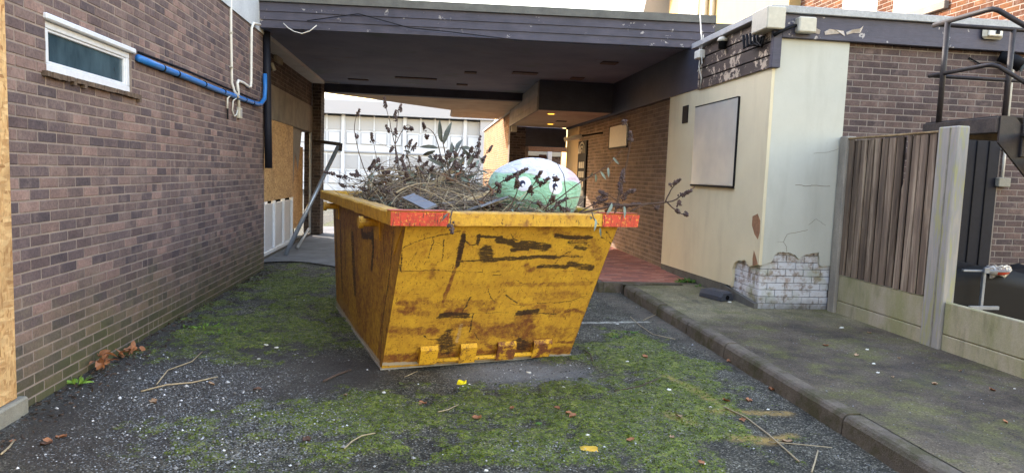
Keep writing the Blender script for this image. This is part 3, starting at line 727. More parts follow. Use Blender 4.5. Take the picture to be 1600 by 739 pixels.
for k,z in enumerate((2.2,1.9,1.66,1.42,1.1,.75)):
    if k in (0,4):
        for rr in (.34,.22,.10): part('glazing_arc','ivory',gd,lambda b:b.tube([(XS-.056,17.27+rr*math.cos(a),z+rr*.8*math.sin(a)) for a in np.linspace(0,math.pi,9)],.022,5))
    else:
        for j in range(3): part('glazing_bar','ivory',gd,lambda b:b.bbox((XS-.062,16.96+j*.22,z-.08),(XS-.051,17.1+j*.22,z+.08),.004))
# ------------------------------------------------------------------ porch at the far end of the passage
PO=thing('brick_porch',(3.0,19.5,0),'dark brick porch pillar and black lintel at the far end of the passage','porch')
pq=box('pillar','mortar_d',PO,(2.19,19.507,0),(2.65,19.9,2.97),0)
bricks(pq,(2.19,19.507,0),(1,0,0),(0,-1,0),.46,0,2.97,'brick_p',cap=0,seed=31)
box('lintel','dark_board',PO,(2.652,19.5,2.43),(3.84,19.8,2.97),.01)
box('timber_head','scar',PO,(2.655,20.6,2.33),(4.1,20.7,2.48),.006); box('back_sill','ivory',PO,(2.66,23.0,2.25),(4.4,23.1,2.40),.006)
pbk=box('back_wall','mortar',PO,(2.42,23.11,0),(4.4,23.3,3.4),0)
bricks(pbk,(2.42,23.11,0),(1,0,0),(0,-1,0),1.95,0,3.4,'brick_r',cap=0,seed=33)
box('white_post','upvc',PO,(3.86,22.7,0),(4.0,22.85,2.4),.006); box('corner_trim','brick_o',PO,(3.6,22.9,0),(3.85,23.0,2.3),.004)
p=PY(803,201,19.48); box('alarm_box','ivory',PO,(p[0]-.08,19.44,p[2]-.1),(p[0]+.08,19.499,p[2]+.08),.01)
BW=thing('beige_brick_wall',(2.3,25,0),'sunlit beige brick wall running away behind the porch pillar','wall')
b2=box('wall','mortar',BW,(2.31,19.92,0),(2.8,31,3.46),0)
bricks(b2,(2.31,19.92,0),(0,1,0),(-1,0,0),11.,0,3.45,'brick_b',cap=0,seed=34)
box('coping','coping',BW,(2.24,19.92,3.465),(2.86,31,3.53),.006)
# ------------------------------------------------------------------ far white office block
FO=thing('office_block',(-3,50,0),'pale white two storey office block beyond the passage opening','building')
YO=50.
box('wall','far_white',FO,(-22,YO+.1,0),(3.4,YO+8,5.3),0)
box('side_wall','far_eave',FO,(3.4,YO-.4,0),(4.4,YO+8,5.6),0)
ev=box('roof_fascia','far_eave',FO,(-22,YO-.6,5.42),(4.4,YO+8,6.35),0)
box('roof','far_white',ev,(-22,YO-.4,6.352),(4.2,YO+8,6.5),0)
for st,(zw0,zw1,zp0,zp1) in enumerate(((4.35,5.3,3.35,4.2),(1.6,2.55,.5,1.45))):
    k=0
    x=-10.6
    while x<3.2:
        w=1.03; 
        wn_=box('window','pane_far',FO,(x+.06,YO+.06,zw0),(x+w-.06,YO+.098,zw1),0)
        box('window_frame','far_white',wn_,(x-.05,YO,zw0-.05),(x+.055,YO+.098,zw1+.1),0)
        pn=box('spandrel_panel','far_line',FO,(x+.10,YO+.05,zp0),(x+w-.10,YO+.098,zp1),0)
        box('panel_face','far_white',pn,(x+.14,YO+.02,zp0+.04),(x+w-.14,YO+.049,zp1-.04),0)
        x+=w; k+=1
        if k%4==0:
            if st==0: box('mullion','far_white',FO,(x-.0,YO-.12,0),(x+.22,YO+.09,5.4),0)
            x+=.22
box('floor_band','far_line',FO,(-12,YO-.05,2.75),(3.4,YO+.07,2.85),0)
# ------------------------------------------------------------------ sunlit upper building behind the right roof
UB=thing('sunlit_house',(7.6,14,0),'sunlit house of yellow render and orange brick rising behind the low roof','house')
XU=7.6
ub=box('brick_wall','mortar',UB,(XU+.007,7.2,3.0),(XU+.4,13.85,8.5),0)
bricks(ub,(XU+.007,7.2,3.53),(0,1,0),(-1,0,0),6.65,3.53,5.9,'brick_o',holes=[(2.49,3.66,4.36-.0,6.2),(4.08,5.13,4.36,6.2)],cap=220,minpx=8,seed=41)
for (a,b) in ((9.69,10.86),(11.28,12.33)):
    wq=box('boarded_window','ivory',UB,(XU-.0,a,4.42),(XU+.03,b,6.2),.004); box('sill','lintel',wq,(XU-.07,a-.1,4.3),(XU+.03,b+.1,4.418),.006)
box('rendered_wall','yellow_render',UB,(XU-.25,13.86,3.0),(XU+.4,21.4,8.5),0)
wq=box('window','upvc',UB,(XU-.29,18.9,5.6),(XU-.251,20.4,7.6),.004)
for i in range(3): box('pane','pane_far',wq,(XU-.3,18.97+.5*i,5.7),(XU-.291,19.35+.5*i,7.5),0)
for y in (17.75,18.25): part('drain_pipe','ivory',UB,lambda b:b.tube([(XU-.32,y,3.6),(XU-.32,y,8.5)],.06,8))
part('eave','far_eave',UB,lambda b:b.prism([(XU-.9,21.3,8.0),(XU-.9,22.4,6.5),(XU-.9,22.6,6.75),(XU-.9,21.3,8.6)],(1.3,0,0)))
part('eave_bracket','far_eave',UB,lambda b:b.bbox((XU-.3,22.05,6.0),(XU-.1,22.2,6.9),.01))
box('roof','felt',UB,(XU-.8,7.0,8.5),(XU+6,21.5,8.7),0)
# ------------------------------------------------------------------ skip
SO=np.array([-.363,5.416,.0]); STH=.272; SW=1.694; SL=2.546; SF=.796; SBK=.504; OH=.122; ZR=1.325
SU=np.array([math.cos(STH),math.sin(STH),0]); SV=np.array([-math.sin(STH),math.cos(STH),0])
def K(a,b,c): return SO+SU*a+SV*b+np.array([0,0,c])
SK=thing('skip',tuple(K(SW/2,SL/2,0)),'battered yellow steel skip filled with branches and rubbish','skip')
ZB=1.235; FT=-(SF-.075); BT=SL+SBK-.075
def paint_mat(side):
    t=NT('scratched_yellow_paint_'+side,.55,spec=.4)
    c=t.n('ShaderNodeAttribute'); c.attribute_name='wear'; q=t.n('ShaderNodeSeparateColor'); t.l(c.outputs['Color'],q.inputs[0])
    f=t.noise(70,5,.75); g=t.noise(6,6,.7); s=t.noise(26,6,.75,t.pos((1,1,.35)))
    k=t.mix(t.step(g,.35,.65),S(208,164,54),S(186,142,50))
    k=t.mix(.45,k,t.ramp(f,[(.25,(.6,.58,.55)),(.6,(1.08,1.08,1.08))]),'MULTIPLY')
    k=t.mix(t.math('MULTIPLY',t.step(s,.56,.66),.6),k,S(126,80,30))                     # rust freckles
    sc=t.noise(15,4,.6,t.pos((4,4,.35),(.0,.55,.2))); k=t.mix(t.math('MULTIPLY',t.step(sc,.63,.67),.8),k,S(84,54,26))  # fine scratches
    k=t.mix(t.math('MULTIPLY',t.step(t.noise(85,4,.7,t.pos((1,1,.7))),.635,.66),.85),k,S(70,44,26)); k=t.mix(t.math('MULTIPLY',t.step(t.noise(12,5,.75,t.pos((.5,.5,3.5))),.58,.72),.45),k,S(140,92,38))
    k=t.mix(t.math('MULTIPLY',t.step(t.noise(7,5,.7,t.pos((3,3,.35))),.54,.68),.55),k,S(150,98,40))
    rust=t.mix(t.step(f,.35,.65),S(98,60,36),S(138,86,46))
    k=t.mix(t.step(t.math('ADD',q.outputs[1],t.math('MULTIPLY',t.math('SUBTRACT',t.noise(20,6,.8),.5),2.2)),.35,.95),k,rust)
    bk=t.mix(t.step(f,.4,.7),S(34,26,26),S(62,44,36))
    br=t.math('ADD',t.math('MULTIPLY',t.math('SUBTRACT',t.noise(60,3,.7),.5),1.2),t.math('MULTIPLY',t.math('SUBTRACT',t.noise(22,5,.75,t.pos((.5,.5,5))),.5),3.0))
    k=t.mix(t.math('MULTIPLY',t.step(t.math('ADD',q.outputs[0],br),.36,.80),.93),k,bk)
    k=t.mix(t.math('MULTIPLY',t.step(t.math('ADD',q.outputs[2],t.math('MULTIPLY',t.math('SUBTRACT',f,.5),1.2)),.35,.7),.8),k,S(176,170,158))
    t.col(k).bump(t.math('ADD',t.math('MULTIPLY',g,1.2),t.math('MULTIPLY',f,.3)),.25,.012); return t.m
M['paint']=paint_mat('panel')
def wear_panel(name,fn,pix2st,strokes,wm,hm,nu,nv,extra=None):
    """grid panel with wear strokes; strokes=(channel,width m,strength,soft,[pixels])"""
    b=MB(); b.grid(fn,nu,nv); o=b.build(name,'paint',SK,fix=False,smooth=True)
    s,t=np.meshgrid(np.linspace(0,1,nu),np.linspace(0,1,nv)); A=s.ravel()*wm; B=t.ravel()*hm
    W=np.zeros((nu*nv,3)); jx=(fbm(A*22,B*22,3)-.5)*.022; jy=(fbm(A*22,B*22,7)-.5)*.022
    for ch,w,st,soft,pix in strokes:
        P=np.array([pix2st(x,y) for x,y in pix])*[wm,hm]; dmin=np.full(nu*nv,9.)
        for p,q in zip(P[:-1],P[1:]):
            d=q-p; L=d@d+1e-12; k=np.clip(((A+jx-p[0])*d[0]+(B+jy-p[1])*d[1])/L,0,1)
            dmin=np.minimum(dmin,np.hypot(A+jx-p[0]-k*d[0],B+jy-p[1]-k*d[1]))
        W[:,ch]=np.maximum(W[:,ch],st*np.clip((w*(1+soft)-dmin)/(w*soft*1.0+1e-6),0,1))
    if extra is not None: extra(W,A,B)
    ca=o.data.color_attributes.new('wear','FLOAT_COLOR','POINT')
    ca.data.foreach_set('color',np.c_[W,np.ones(len(W))].astype(np.float32).ravel()); return o
def plane_st(p0,eu,ev):
    n=np.cross(eu,ev)
    def f(x,y):
        w=ray(x,y); tt=np.dot(p0-CAM,n)/np.dot(w,n); d=CAM+tt*w-p0
        return np.linalg.lstsq(np.stack([eu,ev],1),d,rcond=None)[0]
    return f
c2=lambda L:[(590+x/2.548,300+y/2.548) for x,y in L]
u_=.0019
ST=[(0,u_*w*(.52 if w>8 else .36),st*(.98 if w>8 else .9),(so*1.7 if w>8 else so*1.6),c2(L)) for w,st,so,L in (
 (15,1,.4,[(342,172),(330,230),(316,295)]),(9,1,.4,[(398,176),(440,178),(492,180)]),(10,1,.4,[(405,172),(398,208)]),
 (22,1,.35,[(482,192),(525,200),(556,216)]),(30,.95,.4,[(575,208),(620,212),(672,222)]),(14,1,.4,[(535,230),(600,228)]),
 (42,.95,.35,[(430,232),(434,262)]),(8,1,.4,[(330,276),(380,274),(432,272)]),(15,1,.4,[(440,274),(520,266),(610,262),(704,257)]),
 (15,1,.4,[(712,174),(770,182),(848,180)]),(26,.62,.6,[(775,196),(830,214)]),(16,.9,.5,[(790,220),(826,228)]),(15,1,.4,[(640,298),(700,297),(754,300)]),(24,.95,.4,[(765,286),(800,297),(850,304)]),
 (4,1,.6,[(700,288),(735,255),(782,228)]),(9,.75,.6,[(700,262),(760,258),(816,258)]),(6,1,.5,[(532,168),(540,188),(560,194)]),(7,1,.5,[(338,190),(380,214),(396,206)]),
 (3.5,1,.7,[(80,236),(130,208),(190,186),(250,172),(330,156)]),(3.5,1,.7,[(50,320),(130,316),(220,312),(320,318),(412,322)]),
 (6,1,.5,[(266,190),(262,235),(257,276)]),(4,1,.6,[(226,190),(210,235),(205,262)]),(5,1,.6,[(98,235),(92,315)]),(4,1,.6,[(72,240),(80,275),(92,308)]),
 (3.5,1,.7,[(620,444),(690,442),(760,438),(842,411)]),(5,1,.5,[(438,388),(448,420),(466,442)]),(6,1,.5,[(510,412),(540,436),(556,444)]),(4,.8,.6,[(520,446),(582,456)]),
 (4,.9,.5,[(455,322),(496,318)]),(4,.9,.5,[(455,336),(490,330)]),(22,1,.5,[(255,496),(300,492),(350,494)]),(7,.95,.5,[(235,505),(300,500),(370,500)]),(7,.95,.5,[(372,420),(350,460),(335,485)]),(7,.95,.5,[(380,490),(372,530),(366,562)]),
 (20,1,.5,[(560,484),(600,480),(632,474)]),(5,1,.6,[(545,492),(640,486),(710,488)]),(4,.8,.6,[(300,490),(420,484),(520,482)]),(50,.85,.6,[(270,590),(275,630)]),(44,.85,.6,[(560,606),(580,616)]),(24,.8,.6,[(282,560),(270,600)]),
 (4,1,.6,[(180,572),(205,590),(246,596)]),(4,1,.6,[(385,565),(402,594)]),(4,1,.6,[(530,570),(556,576),(560,590)]),(5,.9,.5,[(66,130),(50,300),(30,500),(16,690)]),
 (5,.8,.5,[(975,142),(900,330),(830,500),(770,650)]),(4,.8,.6,[(890,180),(935,210)]),(3,.8,.7,[(770,440),(745,510)]),(3,.8,.7,[(160,235),(115,300)]),(8,.7,.6,[(910,155),(930,185),(940,200)]),(10,.8,.5,[(45,400),(55,430)]))]
ST+=[(1,u_*w*.6,st*1.0,so*1.8,c2(L)) for w,st,so,L in ((10,.9,.6,[(345,160),(325,260),(300,330),(262,440)]),(40,.75,1.,[(400,560),(480,550),(590,566)]),(50,.8,1.,[(585,505),(585,560),(600,610)]),
 (40,.6,1.,[(660,560),(740,566),(800,560)]),(30,.85,.9,[(20,668),(200,664),(400,650),(600,640),(760,634)]),(26,.7,1.,[(60,552),(130,560),(230,556)]),(30,.6,1.,[(160,446),(280,452),(460,448)]),(26,.55,1.,[(620,420),(700,414),(800,408)]),
 (16,.7,.8,[(590,290),(600,310),(640,305)]),(14,.6,.8,[(500,370),(640,372),(850,366)]),(20,.7,.9,[(900,330),(820,520),(780,620)]),(60,.5,1.,[(280,500),(290,560),(280,620)]),(14,.6,.8,[(220,290),(215,340)]),(20,.6,.9,[(60,400),(45,440)]),(30,.7,.9,[(660,140),(670,150)]),(24,.6,.9,[(690,150),(740,170),(850,200),(880,260)]))]
ST+=[(2,u_*w*.5,st,so,c2(L)) for w,st,so,L in ((12,.45,1.4,[(333,535),(325,565),(318,600)]),(14,.85,.8,[(10,690),(200,684),(400,672),(600,660),(765,654)]))]
rk=random.Random(8)
for i in range(120):
    x=rk.uniform(25,900); y=rk.uniform(150,650)
    if x>975-(y-140)*.42 or x<66-(y-130)*.09: continue
    a=rk.choice([0.05,-.1,1.9,2.0,1.2,rk.uniform(0,3.1)]); L=rk.uniform(6,45)*(1 if rk.random()<.8 else 2)
    ST.append((0 if rk.random()<.65 else 1,u_*rk.uniform(.4,1.2),rk.uniform(.5,.85),.9,c2([(x,y),(x+L*.5*math.cos(a)+rk.uniform(-3,3),y+L*.5*math.sin(a)),(x+L*math.cos(a),y+L*math.sin(a))])))
for i in range(40):
    x=rk.uniform(40,760); y=rk.uniform(430,650); L=rk.uniform(20,80)
    if x>975-(y-140)*.42-60: continue
    ST.append((1,u_*rk.uniform(5,14),rk.uniform(.5,.95),1.6,c2([(x,y),(x+L*.5,y+rk.uniform(-8,8)),(x+L,y+rk.uniform(-8,8))])))
EU=SU*SW; EV=SV*FT+np.array([0,0,ZB])
dent=lambda s,t:.030*(float(fbm(np.array(s*3.1+5),np.array(t*2.7),14,3))-.5)*min(1,6*s)*min(1,6*(1-s))*min(1,5*t)*min(1,5*(1-t))
_ds,_dt=np.meshgrid(np.linspace(0,1,300),np.linspace(0,1,230)); DEN=.030*(fbm(_ds*3.1+5,_dt*2.7,14,3)-.5)*np.minimum(1,6*_ds)*np.minimum(1,6*(1-_ds))*np.minimum(1,5*_dt)*np.minimum(1,5*(1-_dt))
fp=lambda s,t:K(SW*s,FT*t-float(DEN[int(round(t*229)),int(round(s*299))]),ZB*t+.012*(1-t))
front=wear_panel('front_panel',fp,plane_st(K(0,0,0),EU,EV),ST,SW,1.44,300,230)
# long left side: trapezoid, dirty
c3=lambda L:[(490+x/2.307,280+y/2.307) for x,y in L]
SS=[(0,.05,.75,1.3,c3([(140,210),(146,330),(150,400)])),(0,.03,.7,1.3,c3([(96,160),(100,300),(104,400)])),(1,.2,.8,1.2,c3([(60,90),(130,110),(200,130)])),(0,.02,.85,1.2,c3([(78,135),(82,230),(86,330)])),(0,.03,.95,.9,c3([(212,195),(216,250),(210,320)])),(0,.025,.9,.8,c3([(172,150),(176,205),(208,205)])),(0,.018,.6,1.2,c3([(110,150),(116,320)])),
 (1,.10,.75,1.2,c3([(110,140),(112,260),(116,380)])),(1,.13,.85,1.2,c3([(150,200),(150,330),(165,450)])),(1,.1,.6,1.2,c3([(190,320),(200,450),(222,560)])),(1,.05,.8,1,c3([(255,440),(240,580),(235,660)])),(0,.008,.9,.8,c3([(290,175),(276,330),(250,520),(240,670)])),
 (0,.006,.9,.8,c3([(252,200),(258,330)])),(0,.006,.9,.8,c3([(270,390),(240,560)])),(2,.03,.9,1,c3([(84,455),(150,560),(236,672)])),(2,.05,.35,1.4,c3([(95,440),(120,480),(160,560)]))]
LU=SV*SL; LV=np.array([0,0,ZB])
def lp(s,t): b0=FT*t; b1=SL+(BT-SL)*t; return K(-.002,b0+(b1-b0)*s,ZB*t+.012*(1-t))
def lst(x,y):
    s,t=plane_st(K(0,0,0),LU,LV)(x,y); b=s*SL; b0=FT*t; b1=SL+(BT-SL)*t; return np.array([(b-b0)/(b1-b0),t])
def lex(W,A,B): W[:,1]=np.maximum(W[:,1],.75*fbm(A*3,B*.6,4)+.26)
left=wear_panel('side_panel',lp,lst,SS,3.2,1.235,240,120,lex)
rgt=wear_panel('side_panel',lambda s,t:(lambda b0,b1:K(SW+.002,b0+(b1-b0)*s,ZB*t+.012*(1-t)))(FT*t,SL+(BT-SL)*t),None,[],3.2,1.235,40,20,lex)
bkp=wear_panel('rear_panel',lambda s,t:K(SW*s,SL+(BT-SL)*t,ZB*t+.012*(1-t)),None,[],SW,1.3,30,20,lex)
M['skip_in']=weathered('rusty_skip_inside',S(86,60,44),S(60,46,40),8,.9,.4)
def inner(b):
    e=.02; A=[K(e,e*1.5,.03),K(SW-e,e*1.5,.03),K(SW-e,SL-e,.03),K(e,SL-e,.03)]; T=[K(e,FT+e*1.5,ZB),K(SW-e,FT+e*1.5,ZB),K(SW-e,BT-e,ZB),K(e,BT-e,ZB)]
    b.add(A+T,[(0,1,2,3),(0,4,5,1),(1,5,6,2),(2,6,7,3),(3,7,4,0)])
part('inner_lining','skip_in',SK,inner,fix=False)
M['edge_bare']=weathered('bare_steel_edge',S(150,146,136),S(110,104,96),12,.6,.3)
part('floor_plate','edge_bare',SK,lambda b:b.prism([K(-.012,-.012,.0),K(SW+.012,-.012,.0),K(SW+.012,SL+.012,.0),K(-.012,SL+.012,.0)],(0,0,.012)))
# rim: hollow box section round the top
def rim_piece(a0,b0,a1,b1,w,inw):
    """edge from (a0,b0) to (a1,b1); inw = inward normal in skip axes"""
    b=MB(); n=40; V=[]
    rgx=random.Random(int(a0*91+b0*37)+5)
    for i in range(n):
        k=i/(n-1); a=a0+(a1-a0)*k; bb=b0+(b1-b0)*k; j=rgx.uniform(-.0025,.0025)
        prof=[(0,ZR-.098),(-.004,ZR-.012),(.012,ZR+.0),(w-.01,ZR+.0),(w,ZR-.01),(w,ZR-.098)]
        for (q,z) in prof: V.append(K(a+inw[0]*(q+j),bb+inw[1]*(q+j),z+j))
    m=6; b.add(V,[(i*m+j,i*m+(j+1)%m,(i+1)*m+(j+1)%m,(i+1)*m+j) for i in range(n-1) for j in range(m)]+[tuple(range(m))[::-1],tuple(range((n-1)*m,n*m))])
    return b
def rim_mat():
    t=NT('rim_paint',.55,spec=.4); f=t.noise(60,5,.75); g=t.noise(11,6,.75)
    k=t.mix(t.step(g,.35,.65),S(210,164,50),S(180,132,42)); k=t.mix(t.math('MULTIPLY',t.step(g,.55,.68),.8),k,S(120,76,38)); k=t.mix(t.step(t.noise(30,5,.75,t.pos((2.5,2.5,.6))),.60,.64),k,S(52,36,28))
    z=t.sep(t.n('ShaderNodeNewGeometry').outputs['Normal'])[2]
    k=t.mix(t.math('MULTIPLY',t.step(z,.7,.9),t.step(t.noise(20,5,.7),.38,.6)),k,S(150,116,66))
    t.col(t.mix(.5,k,t.ramp(f,[(.25,(.6,.6,.6)),(.7,(1.15,1.15,1.15))]),'MULTIPLY')).bump(g,.3,.006); return t.m
M['rim']=rim_mat()
def redm():
    t=NT('worn_red_paint',.55,spec=.4); f=t.noise(45,6,.75); g=t.noise(9,5,.7)
    k=t.mix(t.step(g,.3,.7),S(200,66,42),S(176,52,36)); k=t.mix(t.step(f,.56,.62),k,S(214,158,60)); k=t.mix(t.step(t.noise(22,6,.75,t.pos((3,3,.5))),.55,.59),k,S(58,36,28)); k=t.mix(t.math('MULTIPLY',t.step(t.noise(14,5,.7),.5,.6),.4),k,S(130,44,30))
    t.col(k).bump(f,.2,.004); return t.m
M['red']=redm()
fo=-SF; bo=SL+SBK
rf=rim_piece(-OH,fo,SW+OH,fo,.13,(0,1)).build('front_rim','rim',SK,smooth=False)
rim_piece(-OH+.001,fo+.132,-OH+.001,bo,.13,(1,0)).build('side_rim','rim',SK); rim_piece(SW+OH-.001,fo+.132,SW+OH-.001,bo,.13,(-1,0)).build('side_rim','rim',SK)
rim_piece(-OH,bo+.13,SW+OH,bo+.13,.128,(0,-1)).build('rear_rim','rim',SK)
for (a0,a1) in ((-OH-.003,.275),(SW-.19,SW+OH+.003)):
    part('red_warning_patch','red',rf,lambda b:[b.prism([K(a0,fo-.009,ZR-.098),K(a1,fo-.009,ZR-.1),K(a1+.012,fo-.009,ZR-.006),K(a0,fo-.009,ZR-.004)],tuple(SV*.003)),
      b.prism([K(a0,fo-.006,ZR+.0028),K(a1,fo-.006,ZR+.0028),K(a1,fo+.128,ZR+.0028),K(a0,fo+.128,ZR+.0028)],(0,0,.003))])
# lifting lugs on the left side, under the rim
for (bb,z) in ((.22,1.17),(2.52,1.17)):
    part('lifting_lug','rim',SK,lambda b:(b.tube([K(.0,bb,z),K(-.15,bb,z)],.034,12),b.tube([K(-.13,bb,z),K(-.165,bb,z)],.05,12),b.prism([K(-.004,bb-.1,z-.14),K(-.004,bb+.1,z-.14),K(-.004,bb+.08,z+.06),K(-.004,bb-.08,z+.06)],tuple(SU*-.012))))
part('corner_gusset','rim',SK,lambda b:b.prism([K(-.003,FT*.96+.02,1.228),K(-.003,FT*.96+.24,1.228),K(-.003,FT*.62+.06,.98)],tuple(SU*-.006)))
# tipping bar and its four brackets low on the front
fpl=lambda a,t,out:K(a,FT*t,ZB*t)+(-SV*.864-np.array([0,0,.503]))*out
pst=plane_st(K(0,0,0),EU,EV)
brs=[]
def rbm():
    t=NT('rusted_yellow_bracket',.65,spec=.3); g=t.noise(14,6,.75); f=t.noise(60,4,.7); r=t.n('ShaderNodeObjectInfo').outputs['Random']
    k=t.mix(t.step(t.math('ADD',g,t.math('MULTIPLY',t.math('SUBTRACT',r,.5),.2)),.46,.58),S(206,158,42),S(112,68,42)); k=t.mix(t.step(f,.58,.64),k,S(66,44,34)); t.col(k).bump(f,.3,.006); return t.m
M['rust_br']=rbm()
for (x0,x1,yt,yb) in ((657,679,541,563),(720,738,537,562),(778,798,534,559),(834,853,531,555)):
    a0,t1=pst(x0,yt); a1,t0=pst(x1,yb); a0*=SW; a1*=SW; brs.append((a0,a1))
    t0=max(t0,.03); 
    def bk(b):
        for (p,q) in ((a0,a0+.014),(a1-.014,a1)):
            b.add([fpl(p,t0,.0),fpl(p,t1,.0),fpl(p,t1-.012,.03),fpl(p,t0+.01,.045),fpl(q,t0,.0),fpl(q,t1,.0),fpl(q,t1-.012,.03),fpl(q,t0+.01,.045)],[(0,1,2,3),(7,6,5,4),(0,4,5,1),(1,5,6,2),(2,6,7,3),(3,7,4,0)])
        b.add([fpl(a0,t1,.001),fpl(a1,t1,.001),fpl(a1,t1-.013,.035),fpl(a0,t1-.013,.035),fpl(a1,t0+.012,.05),fpl(a0,t0+.012,.05),fpl(a0,t0+.012,.04),fpl(a1,t0+.012,.04)],[(0,1,2,3),(3,2,4,5),(5,4,7,6)])
    part('bracket','rust_br',SK,bk)
part('tipping_bar','rust_br',SK,lambda b:b.tube([fpl(brs[0][0]+.01,.06,.026),fpl(brs[-1][1]-.01,.06,.026)],.02,12),smooth=True)
# ------------------------------------------------------------------ things in the skip
fill=MB()
def fillz(a,b): return 1.10+.16*float(fbm(np.array(a*2.2+3),np.array(b*2.2),5))+.10*math.exp(-((a-.55)**2/.25+(b-1.2)**2/.7))
fill.grid(lambda s,t:K(.03+(SW-.06)*s,FT*.9+.03+(BT*.98-FT*.9-.06)*t,min(1.30,fillz(SW*s,FT+(BT-FT)*t))),40,60)
M['humus']=weathered('leafy_rubbish',S(74,62,54),S(48,42,40),25,.95,.9,90)
tp=fill.build('twig_heap','humus',None,fix=False); tp['kind']='stuff'; tag(tp,'dense heap of broken twigs and dead leaves filling the skip','twigs')
M['twig']=weathered('dead_twig_bark',S(132,118,104),S(92,80,70),30,.9,.3); M['twig_l']=weathered('pale_dry_twig',S(172,158,130),S(142,126,102),30,.9,.3); M['twig_d']=weathered('dark_stem',S(92,76,68),S(66,56,52),30,.9,.3)
M['seed']=weathered('dead_flower_head',S(102,86,82),S(66,56,58),60,.95,.3)
def leafm(name,a,b):
    t=NT(name,.7,spec=.25); t.col(t.mix(t.step(t.noise(25,4),.3,.7),a,b)); return t.m
M['leaf_g']=leafm('greygreen_dry_leaf',S(136,148,138),S(100,114,106)); M['leaf_d']=leafm('dark_dry_leaf',S(100,104,94),S(66,70,68)); M['leaf_b']=leafm('brown_dry_leaf',S(124,88,64),S(92,66,52))
rg=random.Random(12); tw=MB(); tl=MB()
for i in range(2600):
    a=rg.uniform(.08,SW-.08); b=rg.uniform(-.45,2.5)
    hump=max(.8*math.exp(-((a-.5)**2/.5+(b-1.1)**2/1.6)),.5*math.exp(-((a-1.2)**2/.3+(b-1.2)**2/.8))); z=fillz(a,b)+rg.uniform(0,.12)+.40*hump*rg.random()**1.4
    z=min(z,1.37+.36*hump); L=rg.uniform(.18,.65); th=rg.uniform(0,6.28); el=rg.uniform(-.35,.8); cv=rg.uniform(-.8,.8); P=[K(a,b,z)]
    for k in range(6):
        d=np.array([math.cos(th)*math.cos(el),math.sin(th)*math.cos(el),math.sin(el)]); P.append(P[-1]+d*L/6); th+=cv/6; el-=.12
    ok=all((-.02<np.dot(p-SO,SU)<SW+.02) and (-.66<np.dot(p-SO,SV)<BT-.1) and p[2]>1.1 for p in P)
    if not ok: continue
    r0=rg.uniform(.0015,.005) if rg.random()<.85 else rg.uniform(.005,.009); (tl if rg.random()<.35 else tw).tube(P,[r0*(1-.12*k) for k in range(7)],4,False)
for i in range(460):
    a=rg.uniform(.06,1.0) if rg.random()<.5 else rg.gauss(.62,.2); b=rg.uniform(.0,2.2); P=[K(a,b,1.22)]; L=rg.uniform(.15,.6)*(1 if a<.9 else .6); th=rg.uniform(0,6.28); el=rg.uniform(.55,1.4); cv=rg.uniform(-1.2,1.2)
    for k in range(7):
        P.append(P[-1]+np.array([math.cos(th)*math.cos(el),math.sin(th)*math.cos(el),math.sin(el)])*L/7); th+=cv/7; el-=rg.uniform(-.02,.2)
    r0=rg.uniform(.0015,.0035); (tl if rg.random()<.3 else tw).tube(P,[r0*(1-.11*k) for k in range(8)],4,False)
o=tw.build('brush_tangle','twig',None,fix=False); o['kind']='stuff'; tag(o,'tangle of brown brushwood heaped in the left half of the skip','brushwood')
o=tl.build('dry_stalk_tangle','twig_l',None,fix=False); o['kind']='stuff'; tag(o,'pale dry stalks mixed through the brushwood in the skip','stalks')
def head(b,p,d,L,w,n=46):
    d=np.array(d,float); d/=np.linalg.norm(d)+1e-9; a=np.cross(d,[.3,.2,1.]); a/=np.linalg.norm(a)+1e-9; c=np.cross(a,d)
    for i in range(n):
        k=rg.random()**.8; q=rg.uniform(0,6.28); rr=w*.5*(1-.75*k)*(.35+.65*rg.random()); o=np.array(p)+d*L*k+(a*math.cos(q)+c*math.sin(q))*rr
        s=rg.uniform(.005,.012); V=[o+np.array([s*rg.uniform(.6,1.4),0,0]),o-np.array([s,0,0]),o+np.array([0,s*1.2,0]),o-np.array([0,s,0]),o+np.array([0,0,s*rg.uniform(.7,1.5)]),o-np.array([0,0,s])]
        b.add(V,[(0,2,4),(2,1,4),(1,3,4),(3,0,4),(2,0,5),(1,2,5),(3,1,5),(0,3,5)])
lf=MB()
def leaf(b,p,d,L,w,curl=.3,n=None):
    d=np.array(d,float); d/=np.linalg.norm(d)+1e-9
    s=np.cross(d,n if n is not None else np.array([rg.uniform(-1,1),rg.uniform(-1,1),1.])); s/=np.linalg.norm(s)+1e-9; q=np.cross(s,d)
    V=[];
    for k in (0,.25,.55,.8,1.):
        ww=w*math.sin(math.pi*min(max(k*.92+.06,0),1))**.8; c=np.array(p)+d*L*k+q*(-curl*L*k*k)
        V+= [c-s*ww/2+q*ww*.25,c,c+s*ww/2+q*ww*.25]
    b.add(V,[(i*3+j,i*3+j+1,i*3+j+4,i*3+j+3) for i in range(4) for j in range(2)],rg.random()*.99+.005)
for i in range(1800):
    a=rg.uniform(.05,SW-.05); b=rg.uniform(-.6,2.4); z=fillz(a,b)+rg.uniform(.0,.08)
    if b<-.3: z=min(z,1.335)
    leaf(lf,K(a,b,z),(rg.uniform(-1,1),rg.uniform(-1,1),rg.uniform(-.3,.6)),rg.uniform(.025,.07),rg.uniform(.012,.028))
sdl=MB()
for i in range(110):
    a=rg.uniform(.06,SW-.06); b=rg.uniform(-.5,2.2); th=rg.uniform(0,6.28); p=K(a,b,min(fillz(a,b)+rg.uniform(.06,.3)*math.exp(-((a-.6)**2/.6)),1.34 if b<-.2 else 1.62)); head(sdl,p,(math.cos(th),math.sin(th),rg.uniform(-.3,.6)),rg.uniform(.06,.14),.04,18)
